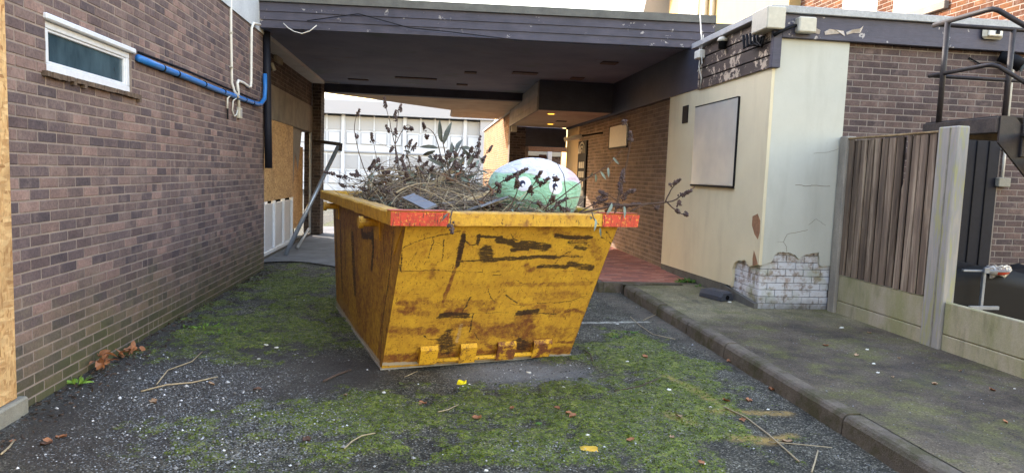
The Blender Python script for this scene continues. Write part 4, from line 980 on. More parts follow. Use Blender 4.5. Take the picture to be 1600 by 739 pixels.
o=sdl.build('dead_flower_litter','seed',None,fix=False); o['kind']='stuff'; tag(o,'withered flower heads strewn through the brushwood in the skip','dead flowers')
lb2=MB()
for i in range(700):
    a=rg.uniform(.05,SW-.05); b=rg.uniform(-.6,2.3); leaf(lb2,K(a,b,min(fillz(a,b)+rg.uniform(.02,.14),1.34 if b<-.3 else 1.5)),(rg.uniform(-1,1),rg.uniform(-1,1),rg.uniform(-.4,.7)),rg.uniform(.03,.08),rg.uniform(.012,.026),.7)
o=lb2.build('grey_leaf_litter','leaf_g',None,fix=False); o['kind']='stuff'; tag(o,'curled grey green leaves strewn through the brushwood in the skip','leaves')
o=lf.build('dead_leaf_litter','leaf_d',None,fix=False); o['kind']='stuff'; tag(o,'dark dead leaves scattered over the twigs in the skip','leaves')
def branch(label,stems,heads=(),leaves=(),r=.005,mat='twig_d',lm='leaf_g',group='dead shrub branches in the skip'):
    """stems: lists of (x,y,Y) ; heads: (x,y,Y,dx,dy,len px) ; leaves: (x,y,Y,dx,dy,len px)"""
    b=MB()
    for k,st in enumerate(stems):
        P=[PY(*p) for p in st]; Q=[]
        for i in range(len(P)-1):
            p0=P[max(i-1,0)];p1=P[i];p2=P[i+1];p3=P[min(i+2,len(P)-1)]
            for s in (0,.2,.4,.6,.8):
                Q.append(.5*((2*p1)+(-p0+p2)*s+(2*p0-5*p1+4*p2-p3)*s*s+(-p0+3*p1-3*p2+p3)*s**3)+np.array([rg.uniform(-1,1),rg.uniform(-1,1),rg.uniform(-1,1)])*.003)
        Q.append(P[-1]); m=len(Q); rr=max(r,.0042)*1.25*(1 if k==0 else .75)
        b.tube(Q,[rr*(1-.65*i/m) for i in range(m)],5,True)
    root=b.build('dead_branch',mat,None,smooth=True,fix=False); tag(root,label,'branch',group)
    for (x,y,Y,dx,dy,L) in heads:
        h=MB(); p=PY(x,y,Y); d=PY(x+dx,y+dy,Y+rg.uniform(-.08,.08))-p; head(h,p,d,L*Y/1060,max(.05,L*Y/1060*.36),int(30+L*1.1)); h.build('seed_head','seed',root,fix=False)
    for (x,y,Y,dx,dy,L) in leaves:
        h=MB(); p=PY(x,y,Y); d=PY(x+dx,y+dy,Y+rg.uniform(-.1,.1))-p; leaf(h,p,d,L*Y/1060,L*Y/1060*.26,rg.uniform(.2,.8),np.array([rg.uniform(-.5,.5),-1,rg.uniform(-.3,.6)])); h.build('leaf',lm,root,fix=False,smooth=True)
branch('thin bent branch with a nodding tip at the far left of the heap',[[(590,305,7.0),(568,262,7.0),(554,205,7.0),(560,172,7.0)]],[(558,182,7,3,-10,14),(557,212,7,0,4,9)])
branch('tallest upright dead branch reaching against the white block',[[(630,310,6.7),(622,250,6.7),(611,200,6.7),(601,157,6.7)],[(618,225,6.7),(634,197,6.7),(645,200,6.7)]],[(603,170,6.7,-2,-12,18),(617,190,6.7,1,-14,22),(636,203,6.7,-4,-4,14),(642,202,6.7,4,-2,10)])
branch('dead branch with a hooked seed head beside the tallest one',[[(632,310,6.6),(618,240,6.6),(621,190,6.6),(625,168,6.6)],[(621,215,6.6),(608,204,6.6)]],[(624,175,6.6,2,-10,18),(609,208,6.6,-3,-6,14),(618,212,6.6,0,-6,12)])
branch('short wiry branch rising from the left of the heap',[[(605,305,6.9),(592,265,6.9),(583,220,6.9)]],[(582,223,6.9,-1,-8,16)])
branch('forked branch with small dark heads near the heap centre',[[(645,305,6.6),(640,255,6.6),(632,228,6.6)],[(637,240,6.6),(643,224,6.6)]],[(636,232,6.6,4,-8,16),(614,229,6.6,-2,4,10)])
branch('thin branch with a drooping round head left of the leafy one',[[(700,300,6.4),(684,225,6.4),(674,205,6.4),(664,199,6.4)]],[(664,204,6.4,-2,-8,16),(667,212,6.4,0,5,10)])
branch('leafy dark shrub branch standing highest in the middle of the heap',[[(712,310,6.3),(702,270,6.3),(690,215,6.3)],[(702,268,6.3),(722,228,6.3)],[(704,280,6.3),(676,240,6.3)]],[(735,240,6.3,3,-10,16)],
  [(690,222,6.3,-4,-20,30),(693,225,6.3,6,-22,32),(684,232,6.3,-16,-4,26),(680,236,6.3,-16,6,24),(700,245,6.3,10,-18,28),(712,240,6.3,4,-22,30),(718,232,6.3,20,-2,26),(722,232,6.3,12,12,22),(698,262,6.3,-14,-10,26),(706,262,6.3,14,-8,28),(694,280,6.3,-18,-6,28),(708,285,6.3,16,-10,28),(730,258,6.3,10,-16,22),(676,250,6.3,-10,-12,22),(688,292,6.3,-14,8,22),(716,272,6.3,16,4,24)],.008,lm='leaf_d')
branch('branch with a long seed head leaning over the right of the heap',[[(722,310,6.3),(735,262,6.3),(747,228,6.3)]],[(744,245,6.3,3,-14,34),(731,250,6.3,4,-8,14)],[(738,262,6.3,10,-10,20),(728,280,6.3,12,-4,18)])
branch('low branch with grey seed heads trailing over the left rim',[[(605,290,6.9),(552,280,7.0),(503,267,7.1)],[(570,283,6.95),(545,292,7),(530,290,7)]],[(545,279,7,-14,-3,24),(525,273,7,-14,-3,22),(540,292,7,-8,-4,16)],[(575,286,6.9,-8,6,14)])
branch('low twiggy branch spreading left under the trailing heads',[[(610,308,6.6),(570,295,6.7),(535,290,6.8)],[(580,298,6.7),(560,270,6.7)]],[(560,276,6.7,-2,-6,12),(575,268,6.7,3,-5,12)],[(555,294,6.7,-8,-4,14),(590,300,6.6,-6,5,14)],lm='leaf_b')
branch('dense dark branch bundle at the centre of the heap',[[(660,318,6.),(640,285,6.1),(632,258,6.2)],[(650,300,6.1),(670,270,6.2),(676,258,6.2)]],[(640,285,6.1,-4,-10,26),(632,268,6.2,-2,-12,22),(636,300,6.05,-2,-8,22),(672,268,6.2,4,-6,16)],[(660,290,6.1,10,-6,18),(650,280,6.1,-8,-8,18)])
branch('branch with a dark seed head crossing the white top of the plush',[[(735,332,5.35),(770,295,5.3),(800,275,5.25),(824,262,5.2)]],[(786,282,5.25,12,-5,26),(798,277,5.25,14,-7,32),(780,290,5.3,-6,-4,14)],[(770,300,5.3,-6,-10,16)],lm='leaf_b')
branch('branch with two plump seed heads in front of the plush face',[[(800,335,5.2),(822,305,5.2),(836,285,5.2),(849,266,5.2)],[(826,300,5.2),(852,284,5.2)]],[(836,284,5.2,7,-11,28),(841,290,5.2,9,-6,24),(828,302,5.2,2,-10,22)],[(815,318,5.2,-8,-4,20),(830,318,5.2,12,-2,18)],lm='leaf_d')
branch('branch with one round dark head hiding the left plush eye',[[(790,335,5.15),(806,305,5.15),(809,280,5.15)]],[(807,296,5.15,1,-12,24),(810,290,5.15,-3,-8,20)],[(800,312,5.15,-8,-8,18),(806,318,5.15,10,-4,18)],lm='leaf_g')
branch('small branch with brown leaves at the left edge of the plush',[[(775,335,5.3),(768,312,5.3),(764,288,5.3)]],[(778,301,5.3,3,-7,14)],[(768,305,5.3,6,-16,18),(772,318,5.3,10,-6,16),(762,322,5.3,-8,-6,18)],lm='leaf_b')
branch('dark clump of heads at the foot of the plush',[[(850,336,5.1),(868,322,5.1),(884,312,5.1)],[(860,330,5.1),(840,318,5.1)]],[(866,322,5.1,10,-6,26),(876,326,5.1,8,2,20),(846,322,5.1,-6,-6,18),(862,316,5.1,3,-8,16)],[(850,332,5.1,-8,-6,16),(840,326,5.1,-8,2,16)],lm='leaf_g')
branch('bare wiry branch arching over the right eye of the plush',[[(884,335,5.2),(884,300,5.2),(880,272,5.2),(868,252,5.2)]],[(866,276,5.2,2,2,8)],[],.0035)
branch('tiny branch with a cross shaped head on the plush forehead',[[(852,330,5.25),(866,295,5.25),(868,280,5.25)]],[(864,281,5.25,7,0,10)],[],.003)
branch('long branch with hanging grey leaves slanting up to the right',[[(838,336,5.2),(900,290,5.2),(945,262,5.2),(972,235,5.2)]],[],[(950,262,5.2,2,16,15),(930,272,5.2,4,16,17),(926,270,5.2,-6,14,14),(958,246,5.2,8,10,14),(938,268,5.2,10,12,16)],.0045)
branch('tall curling branch end beside the small passage window',[[(962,336,5.3),(972,290,5.3),(984,230,5.3),(984,205,5.3),(973,188,5.3)]],[(984,222,5.3,1,-12,20),(976,192,5.3,-2,-4,10)],[],.0035)
branch('upright branch thick with dry heads above the red rim corner',[[(960,338,5.1),(968,300,5.1),(976,262,5.1)],[(968,305,5.1),(990,296,5.1)],[(966,315,5.1),(945,300,5.1)]],[(972,284,5.1,1,-12,24),(970,300,5.1,-2,-10,24),(972,312,5.1,5,-6,22),(986,300,5.1,6,-3,12),(950,306,5.1,-8,-4,20),(934,312,5.1,8,-6,22)],[(956,318,5.1,-2,14,22),(975,322,5.1,4,14,18),(950,326,5.1,-6,8,18)],lm='leaf_g')
branch('low heap of brown seed heads along the right end of the skip',[[(905,332,5.3),(935,318,5.3),(985,322,5.3)]],[(925,322,5.3,12,-6,28),(945,322,5.3,12,-2,28),(962,322,5.3,12,0,26),(985,322,5.3,10,-3,18)],[(970,330,5.2,4,12,16),(935,330,5.2,-6,8,16)],lm='leaf_b')
branch('longest branch reaching out over the pavement to the right',[[(905,334,5.1),(960,322,5.1),(1042,316,5.1),(1064,306,5.1),(1086,292,5.1)],[(1042,316,5.1),(1058,330,5.1),(1076,338,5.1)],[(1040,316,5.1),(1050,294,5.1),(1062,284,5.1)]],[(1062,306,5.1,13,-6,26),(1046,291,5.1,11,-7,20),(1056,328,5.1,5,4,14),(1062,322,5.1,-1,-6,9),(1070,334,5.1,5,2,9)],[],.0075)
branch('short dry branch hanging below the longest one',[[(985,330,5.1),(1015,318,5.1),(1028,330,5.1)]],[(1026,322,5.1,2,8,14)],[],.006)
branch('withered sprig hanging over the front rim near the red patch',[[(706,330,4.75),(704,345,4.55),(705,356,4.52)]],[(704,350,4.52,2,10,24)],[(700,334,4.6,-6,4,14)],.004,lm='leaf_d')
branch('withered sprig hanging over the front rim at its right',[[(925,332,4.85),(930,345,4.75),(936,352,4.72)]],[],[(930,342,4.73,4,10,18),(922,338,4.75,6,10,18),(938,356,4.71,0,10,14)],.004,lm='leaf_g')
rs=random.Random(21)
for i in range(26):
    x=rs.uniform(570,655) if i%3==0 else rs.uniform(640,752); Y=rs.uniform(5.9,6.9); h=rs.uniform(35,82)*(1 if x>620 else .8); dx=rs.uniform(-26,26); y0=308; tx,ty=x+dx,y0-h
    mid=(x+dx*.35+rs.uniform(-6,6),y0-h*.55,Y); st=[[(x,y0,Y),mid,(tx,ty,Y)]]; hd_=[(tx,ty+4,Y,dx*.2+rs.uniform(-4,4),-10,rs.uniform(9,20))]; lv=[]
    if rs.random()<.7:
        fx,fy=mid[0]+rs.choice((-1,1))*rs.uniform(8,22),mid[1]-rs.uniform(4,24); st.append([mid,(fx,fy,Y)]); hd_.append((fx,fy,Y,fx-mid[0],fy-mid[1],rs.uniform(8,16)))
    for k in range(rs.randint(1,5)):
        q=rs.uniform(.25,.9); lx,ly=x+(tx-x)*q,y0+(ty-y0)*q; lv.append((lx,ly,Y,rs.choice((-1,1))*rs.uniform(5,14),rs.uniform(-8,12),rs.uniform(9,18)))
    branch('thin dead stalk rising out of the brushwood heap in the skip',st,hd_,lv,.0042,rs.choice(['twig_d','twig']),rs.choice(['leaf_d','leaf_g','leaf_b']),'thin stalks in the brushwood heap')
# boards and sheets in the skip
def board(name,label,pix,Y0,Y1,w,th,mat,cat='board',group=None,roll=0.):
    p=PY(*pix[0],Y0); q=PY(*pix[1],Y1); d=(q-p)/np.linalg.norm(q-p); s=np.cross(d,[0,0,1]); s/=np.linalg.norm(s); n=np.cross(s,d)
    s2=s*math.cos(roll)+n*math.sin(roll); n2=np.cross(s2,d)
    b=MB(); b.prism([p-s2*w/2,q-s2*w/2,q+s2*w/2,p+s2*w/2],n2*th); return tag(b.build(name,mat,None),label,cat,group)
g_='old boards lying in the skip'
board('plank','dark narrow plank lying furthest back across the skip',((655,308),(766,297)),6.0,6.3,.09,.02,'plank','plank',g_)
board('plank','grey narrow plank in the middle of the stack',((668,313),(768,303)),5.75,6.0,.08,.02,'plank','plank',g_)
board('plank','brown narrow plank nearest the front rim',((690,322),(774,311)),5.4,5.65,.08,.02,'plank','plank',g_)
board('plank','short split plank poking up beside the plush',((722,318),(772,300)),5.5,5.7,.06,.02,'plank_l','plank',g_)
board('timber_batten','pale timber batten leaning up across the brushwood',((655,310),(722,256)),6.0,6.5,.055,.03,'plank_l','batten')
M['slate']=plain('slate_grey_board',S(108,112,122),.7,var=.3)
board('slate_board','blue grey board lying by the left red patch',((638,308),(674,326)),5.3,4.98,.10,.015,'slate','board',roll=-.35)
board('grey_sheet','pale grey sheet tucked beside the plush',((738,328),(782,312)),5.1,5.5,.16,.012,'slate','sheet',roll=.3)
# round plush
pc=PY(833,300,5.95); PRX,PRY,PRZ=.425,.36,.30
def plm():
    t=NT('plush_fabric',.9,spec=.1); o=t.sep(t.pos(obj=True)); x,z=o[0],o[2]
    w=t.math('MULTIPLY',t.math('SINE',t.math('MULTIPLY',x,15.)),.018)
    edge=t.math('ADD',t.math('SUBTRACT',z,.43),t.math('ADD',w,t.math('MULTIPLY',x,.14)))
    k=t.mix(t.step(edge,-.006,.012),S(152,198,166),S(210,212,226))
    pk=t.step(t.math('ADD',x,t.math('MULTIPLY',z,.35)),.38,.44); k=t.mix(t.math('MULTIPLY',pk,t.step(edge,.0,.02)),k,S(204,180,196))
    k=t.mix(t.math('MULTIPLY',t.step(t.noise(5,4,.6,t.pos(obj=True)),.5,.75),.35),k,S(110,150,122))
    k=t.mix(t.math('MULTIPLY',t.step(t.noise(9,6,.7),.52,.68),.4),k,S(128,128,110)); k=t.mix(t.math('MULTIPLY',t.step(z,.3,.12),.35),k,S(112,120,96))
    k=t.mix(.3,k,t.ramp(t.noise(140,3,.7),[(.25,(.7,.7,.7)),(.7,(1.1,1.1,1.1))]),'MULTIPLY')
    t.col(k).bump(t.math('ADD',t.noise(11,4,.6),t.math('MULTIPLY',t.noise(5,3,.5,t.pos((1,1,3)),1.5),1.6)),.6,.04); t.b.inputs['Sheen Weight'].default_value=.3; return t.m
M['plush']=plm()
def plsurf(th,ph,off=0.):
    d=np.array([math.cos(ph)*math.cos(th),math.cos(ph)*math.sin(th),math.sin(ph)])
    k=1+.03*math.sin(3*th+1)*math.cos(ph)+.025*math.sin(5*th+2)*math.cos(2*ph)+.022*math.sin(5*ph+2*th)+.012*math.sin(11*th)*math.cos(ph)
    sq=(abs(d[0])**2.25+abs(d[1])**2.25+abs(d[2])**2.25)**(-1/2.25)
    return pc+d*np.array([PRX,PRY,PRZ])*sq*.96*k+d*off
b=MB(); b.grid(lambda u,v:plsurf(2*math.pi*u,-math.pi/2+math.pi*v),64,40)
pu=b.build('round_plush',M['plush'],None,origin=(pc[0],pc[1],pc[2]-PRZ),smooth=True,fix=False); tag(pu,'big round green plush toy with white top lying in the skip','plush toy')
def hitpl(x,y):     # point of the plush surface seen at this photo position
    best=None
    for th in np.linspace(-math.pi,0,181):
        for ph in np.linspace(-.8,1.2,81):
            p=plsurf(th,ph); a,c=PIX(p); e=(a-x)**2+(c-y)**2
            if best is None or e<best[0]: best=(e,th,ph)
    return best[1:]
M['eye_w']=plain('white_felt',S(222,224,236),.9,var=.08); M['eye_p']=plain('navy_felt',S(42,44,70),.9,var=.1)
for (x,y) in ((818,288),(869,292)):
    th,ph=hitpl(x,y); jt=np.linalg.norm(plsurf(th+.01,ph)-plsurf(th,ph))/.01; jp=np.linalg.norm(plsurf(th,ph+.01)-plsurf(th,ph))/.01
    def disc(r0,r1,cx,cz,off,name,mat,par):
        bb=MB(); V=[plsurf(th+cx/jt,ph+cz/jp,off)]; n=28; rings=5; Fs=[]
        for rr in range(1,rings+1):
            for j in range(n):
                a=2*math.pi*j/n; V.append(plsurf(th+(cx+r0*rr/rings*math.cos(a))/jt,ph+(cz+r1*rr/rings*math.sin(a))/jp,off if rr<rings else off-.004))
        for j in range(n): Fs.append((0,1+j,1+(j+1)%n))
        for rr in range(rings-1):
            for j in range(n): Fs.append((1+rr*n+j,1+(rr+1)*n+j,1+(rr+1)*n+(j+1)%n,1+rr*n+(j+1)%n))
        bb.add(V,Fs); return bb.build(name,mat,par,smooth=True,fix=False)
    ey=disc(.064,.064,0,0,.006,'eye','eye_w',pu); disc(.025,.029,-.01,.0,.010,'pupil','eye_p',ey); disc(.012,.014,-.002,-.012,.013,'glint','eye_w',ey)
# ------------------------------------------------------------------ fence on the right
M['shade_wood']=weathered('gap_shade_wood',S(58,49,44),S(42,36,33),9,.9,.3)  # dark brown standing in for shade in the fence gaps
XF=4.7
FE=thing('panel_fence',(XF,5.9,PV),'weathered timber panel fence with concrete posts and gravel boards','fence')
box('post','post',FE,(XF-.02,7.30,PV-.05),(XF+.10,7.43,2.17),.008)
box('post','post_g',FE,(XF-.012,5.655,PV-.05),(XF+.11,5.90,2.18),.010,)
box('post','post_g',FE,(XF-.012,3.75,PV-.05),(XF+.11,3.95,2.18),.010)
part('post_groove','concrete',FE,lambda b:b.bbox((XF-.018,5.74,PV),(XF-.0125,5.755,2.17),.002))
for (y0,y1) in ((5.905,7.298),(3.955,5.652)):
    box('gravel_board','algae',FE,(XF+.015,y0,PV-.04),(XF+.065,y1,.272),.006)
    box('gravel_board','algae',FE,(XF+.017,y0,.277),(XF+.067,y1,.575),.008)
rg=random.Random(77); nb=12; wv_=(7.292-5.915)/nb
for i in range(nb):
    y1=7.292-i*wv_; y0=y1-wv_+.014; zt=2.12+rg.uniform(-.008,.008); tl_=rg.uniform(-.006,.006); gap=.0
    b=MB(); x0=XF+.012+.004*(i%2)+rg.uniform(-.002,.002)
    if i in (8,):   # split board, gap at its top
        P=[(x0,y0+.01,.58),(x0,y1-.004,.58),(x0,y1-.012,1.6),(x0,y1-.05,1.72),(x0,y1-.055,zt),(x0,y0+.0,zt)]
    else: P=[(x0,max(y0,5.91),.58+rg.uniform(0,.012)),(x0,y1,.58),(x0,y1+tl_*.2,zt),(x0,max(y0,5.91)+tl_,zt)]
    b.prism([(p[0]-(.009 if p[1]<(y0+y1)/2 else 0),p[1],p[2]) for p in P],(.014,0,0)); b.build('fence_board','fence_wood',FE)
y8=7.292-8*wv_
for (ya,yb,za,zb_) in ((5.91,7.295,.585,1.58),(5.91,y8-.062,1.582,2.115),(y8+.004,7.295,1.582,2.115)): box('gap_shade_board','shade_wood',FE,(XF+.0305,ya,za),(XF+.0335,yb,zb_),0)  # added sheet, its dark colour paints the shade between overlapping boards
box('top_rail','plank_l',FE,(XF-.004,5.905,2.131),(XF+.05,7.297,2.15),.004)
for z in (.75,1.9): box('back_rail','fence_wood',FE,(XF+.034,5.905,z),(XF+.07,7.297,z+.06),.004)
# ------------------------------------------------------------------ steel stair behind the fence
SR=thing('steel_stair',(5.4,6.1,PV),'black steel outside stair with tubular handrails behind the fence','stair')
XSx=5.05
ch=part('landing_beam','steel_rust',SR,lambda b:(b.bbox((XSx-.02,5.62,2.13),(XSx+.01,6.56,2.27),.006),b.bbox((XSx+.011,5.62,2.13),(XSx+.06,6.56,2.142),.002),b.bbox((XSx+.011,5.62,2.258),(XSx+.06,6.56,2.27),.002)))
box('landing_beam','steel_rust',SR,(XSx+.065,6.52,2.13),(7.0,6.56,2.27),.006)
box('landing_plate','steel_dark',SR,(XSx+.012,5.66,2.272),(6.9,6.56,2.285),.002)
def stringer(b,y):
    b.prism([(XSx+.0,y,2.28),(XSx+.14,y,2.28),(XSx+2.1,y,.34),(XSx+2.1,y,.10),(XSx+1.95,y,.12),(XSx+.0,y,2.04)],(0,.02,0))
for y in (5.60,4.86): part('stringer','steel_dark',SR,lambda b:stringer(b,y))
for i in range(9):
    x=XSx+.2+i*.215; z=2.10-i*.213; box('tread','steel_dark',SR,(x,4.885,z),(x+.24,5.595,z+.03),.003)
for (x,y,z0) in ((XSx,6.36,2.27),(5.9,6.5,2.285),(6.85,6.5,2.285)): part('baluster','steel_dark',SR,lambda b:b.tube([(x,y,z0),(x,y,3.26)],.027,10),smooth=True)
part('baluster','steel_dark',SR,lambda b:b.bbox((5.26,5.575,1.92),(5.325,5.598,3.06),.005))
part('baluster','steel_dark',SR,lambda b:b.bbox((6.6,5.575,.6),(6.65,5.598,1.7),.005))
def railp(z,y0,y1): return [(XSx,y0,z),(XSx,y1+.08,z),(XSx+.01,y1+.03,z-.002),(XSx+.05,y1,z-.02),(XSx+.3,y1-.17,z-.24),(XSx+1.9,y1-.17,z-1.82)]
part('handrail','steel_dark',SR,lambda b:b.tube(railp(3.265,6.55,5.8),.024,10),smooth=True)
part('mid_rail','steel_dark',SR,lambda b:b.tube(railp(2.755,6.55,5.74),.020,10),smooth=True)
part('back_rail','steel_dark',SR,lambda b:b.tube([(XSx,6.50,3.265),(7.0,6.50,3.265)],.022,10),smooth=True)
part('back_mid_rail','steel_dark',SR,lambda b:b.tube([(XSx,6.52,2.755),(7.0,6.52,2.755)],.020,10),smooth=True)
# yard clutter behind the fence
def tarpf(u,v):
    x=5.15+1.75*u; y=6.15+1.0*v; e=min(u,1-u,v,1-v)*25; z=PV+.02+ (.62+.05*math.sin(u*7)+.03*math.sin(v*9+u*4))*min(1,e**.7)
    return (x+.02*math.sin(v*11),y,z)
tb=MB(); tb.grid(tarpf,50,40); o=tb.build('covered_crate','tarp',None,smooth=True,fix=False); tag(o,'low crate under a black plastic cover behind the fence','crate')
BR=thing('metal_trestle',(5.45,6.0,PV),'grey metal trestle bar standing in front of the black cover','trestle')
part('upright','galv',BR,lambda b:b.bbox((5.42,6.03,PV),(5.45,6.06,.8),.003)); part('cross_bar','grey',BR,lambda b:b.bbox((5.28,6.0,.44),(5.6,6.028,.475),.003)); part('top_bar','galv',BR,lambda b:b.bbox((5.2,6.03,.81),(5.7,6.06,.83),.003)); part('clamp','galv',BR,lambda b:b.bbox((5.40,6.0,.80),(5.46,6.029,.86),.004))
fo_=PY(1556,424,6.2)
FP=thing('foil_packet',tuple(fo_-np.array([0,0,.1])),'torn silver foil packet with red contents and grey nozzle on the black cover','packet')
t=NT('crumpled_foil',.3,.8,.5); t.col(S(206,202,198)).bump(t.voro(60),.8,.02); M['foil']=t.m
def foil(b):
    r2=random.Random(5); n=18
    V=[];
    for k,(rr,zz) in enumerate(((.02,.0),(.085,-.03),(.10,.02),(.085,.06),(.05,.075))):
        for j in range(n):
            a=6.283*j/n; q=rr*r2.uniform(.8,1.25); V.append(fo_+np.array([q*1.25*math.cos(a)+.03,q*.6*math.sin(a),zz-.02+r2.uniform(-.02,.02)]))
    b.add(V,[(i*n+j,i*n+(j+1)%n,(i+1)*n+(j+1)%n,(i+1)*n+j) for i in range(4) for j in range(n)])
part('foil_wrap','foil',FP,foil,fix=False)
M['redp']=plain('red_plastic',S(196,74,52),.5,var=.2)
part('red_contents','redp',FP,lambda b:b.tube([fo_+np.array([-.07,-.07,-.005]),fo_+np.array([.0,-.078,.0]),fo_+np.array([.07,-.07,.005])],[.024,.028,.02],10),smooth=True)
part('nozzle','grey',FP,lambda b:b.tube([fo_+np.array([-.065,-.07,-.005]),fo_+np.array([-.10,-.072,-.002]),fo_+np.array([-.14,-.072,.003]),fo_+np.array([-.155,-.072,.004])],[.026,.026,.02,.008],12),smooth=True)
# ------------------------------------------------------------------ pipes, cables and boxes on the walls
def pipe(name,label,cat,pts,r,mat,n=10,extra=None):
    b=MB(); b.tube(pts,r,n); o=b.build(name,mat,None,smooth=True); tag(o,label,cat)
    if extra: extra(o)
    return o
xw=XL+.03
bp=[(xw,6.26,2.475),(xw,6.6,2.47),(xw,7.4,2.468),(xw,8.4,2.458),(xw,9.3,2.465),(xw,10.2,2.47),(xw+.01,10.42,2.49),(xw+.03,10.56,2.58),(xw+.03,10.60,2.75),(xw+.02,10.62,2.95)]
def bands(o):
    for y in (6.78,7.15,7.95,8.65,9.6,10.0): part('cable_tie','black',o,lambda b:b.tube([(xw,y-.012,2.466),(xw,y+.012,2.466)],.036,12))
pipe('blue_pipe','blue plastic pipe clipped along the left brick wall','pipe',bp,.031,'blue',12,bands)
pipe('black_cable','thin black cable running just above the blue pipe','cable',[(xw-.015,6.3,2.53),(xw-.015,7.4,2.545),(xw-.015,8.6,2.535),(xw-.015,9.9,2.53),(xw-.01,10.3,2.53)],.010,'black',6)
def clips(z0,z1,y):
    return lambda o:[part('clip','ivory',o,lambda b:b.bbox((XL-.004,y-.028,z),(XL+.034,y+.028,z+.02),.004)) for z in np.arange(z0,z1,.42)]
pipe('white_conduit','straight white conduit dropping from the white upper storey to the blue pipe','conduit',[(XL+.014,9.02,4.0),(XL+.014,9.03,3.2),(XL+.014,9.06,2.62),(XL+.03,9.10,2.53),(XL+.07,9.16,2.45)],.017,'white_plastic',8,clips(2.8,3.7,9.03))
pipe('white_conduit','bent white conduit turning up under the roof corner','conduit',[(XL+.02,9.36,2.33),(XL+.02,9.32,2.55),(XL+.02,9.28,2.64),(XL+.02,9.33,2.68),(XL+.02,9.55,2.685),(XL+.02,9.84,2.665),(XL+.02,9.93,2.675),(XL+.02,9.96,2.75),(XL+.02,9.97,3.3),(XL+.02,9.98,3.48),(XL+.03,10.04,3.56),(XL+.08,10.2,3.58)],.020,'white_plastic',8)
pipe('cut_cable','short looped white cable end hanging below the blue pipe','cable',[(XL+.05,9.1,2.46),(XL+.045,8.9,2.455),(XL+.03,8.82,2.40),(XL+.03,8.82,2.28)],.011,'white_plastic',6,lambda o:part('bare_end','black',o,lambda b:b.tube([(XL+.03,8.82,2.279),(XL+.03,8.83,2.15)],.012,6)))
pipe('looped_cable','white cable loop between the conduits and the small socket','cable',[(XL+.05,9.17,2.45),(XL+.03,9.06,2.40),(XL+.02,9.06,2.28),(XL+.02,9.14,2.21),(XL+.02,9.24,2.24),(XL+.02,9.3,2.3)],.009,'white_plastic',6)
sk_=box('wall_socket','ivory',None,(XL+.002,9.31,2.20),(XL+.045,9.43,2.34),.006); tag(sk_,'small ivory junction box under the bent white conduit','junction box')
box('cover','grey',sk_,(XL+.046,9.34,2.225),(XL+.05,9.41,2.315),.002)
def dpx(o): part('bracket','black_pipe',o,lambda b:b.bbox((XL-.2,10.86,2.95),(XL+.0,10.94,2.99),.004))
pipe('down_pipe','black downpipe cut off short at the corner of the left wall','pipe',[(-2.50,10.72,3.58),(-2.49,10.72,2.9),(-2.475,10.71,2.2),(-2.46,10.70,1.56)],.055,'black_pipe',14,dpx)
pipe('corner_pipe','thin pale pipe at the edge of the boarded window','pipe',[(-2.70,10.84,3.45),(-2.70,10.84,2.5),(-2.70,10.84,.95)],.02,'brown',8)
q=PX(434,72,-2.78); o=box('concrete_pad','concrete',None,(-2.8,q[1]-.25,3.42),(-2.74,q[1]+.25,3.6),.01); tag(o,'square concrete pad under the roof beside the downpipe','pad')
q=PX(425,105,-2.78); o=part('outside_lamp','grey',None,lambda b:b.tube([(-2.79,q[1],q[2]+.06),(-2.74,q[1],q[2]-.06)],.035,10)); tag(o,'small pale lamp on the recessed wall below the concrete pad','lamp')
pipe('passage_conduit','thin pale conduit along the top of the recessed wall','conduit',[(-2.78,12.9,3.56),(-2.775,14.5,3.585),(-2.77,16.3,3.585),(-2.6,16.42,3.57),(-2.2,16.5,3.57)],.014,'grey',6)
pipe('hanging_cable','slack white cable drooping under the left end of the roof edge','cable',[PY(443,37,10.36),PY(450,44,10.34),PY(460,50,10.32),PY(472,53,10.31),PY(484,49,10.31),PY(495,40,10.32)],.008,'white_plastic',6)
pipe('roof_cable','thin black cable strung along the roof fascia','cable',[PY(x,y,10.5-.0627*((x-400)/106)-.13) for x,y in ((480,33),(560,22),(640,44),(700,50),(800,62),(900,68),(1000,72),(1090,78))],.007,'black',6)
o=pipe('wall_lamp_arm','pale wall lamp on a dark bracket arm in the passage','lamp',[(XS-.0,15.35,2.62),(XS-.25,15.6,2.58),(XS-.42,15.75,2.55)],.022,'black',8,lambda o:part('lamp_body','ivory',o,lambda b:b.tube([(XS-.40,15.74,2.54),(XS-.52,15.8,2.52),(XS-.78,15.95,2.46)],[.05,.06,.045],10),smooth=True))
ce=MB(); ce.tube([PX(1094,22,XC-.08),PX(1096,60,XC-.08),PX(1093,80,XC-.1),PX(1094,88,XC-.1),PX(1092,105,XC-.1),PX(1096,122,XC-.08),PX(1094,140,XC-.06)],.008,6); o=ce.build('cable_drop','white_plastic',None,smooth=True); tag(o,'white cables hanging where the roof meets the black side boards','cable')
part('second_strand','white_plastic',o,lambda b:b.tube([PX(1099,55,XC-.09),PX(1096,80,XC-.11),PX(1097,100,XC-.11),PX(1090,112,XC-.1)],.006,6))
q=PX(1093.5,86,XC-.1); o=box('cable_box','white_plastic',None,(XC-.15,q[1]-.09,q[2]-.06),(XC-.05,q[1]+.09,q[2]+.06),.012); tag(o,'small white junction box on the hanging white cables','junction box')
q=PX(1130,66,XC-.1); sn=MB(); sn.lathe([(.05,-.09),(.05,-.01),(.065,.0),(.062,.03),(.04,.055),(.01,.065)],(XC-.11,q[1],q[2]),16); o=sn.build('fascia_sensor','black',None,smooth=True); tag(o,'dome sensor with ivory top on the peeling black boards','sensor')
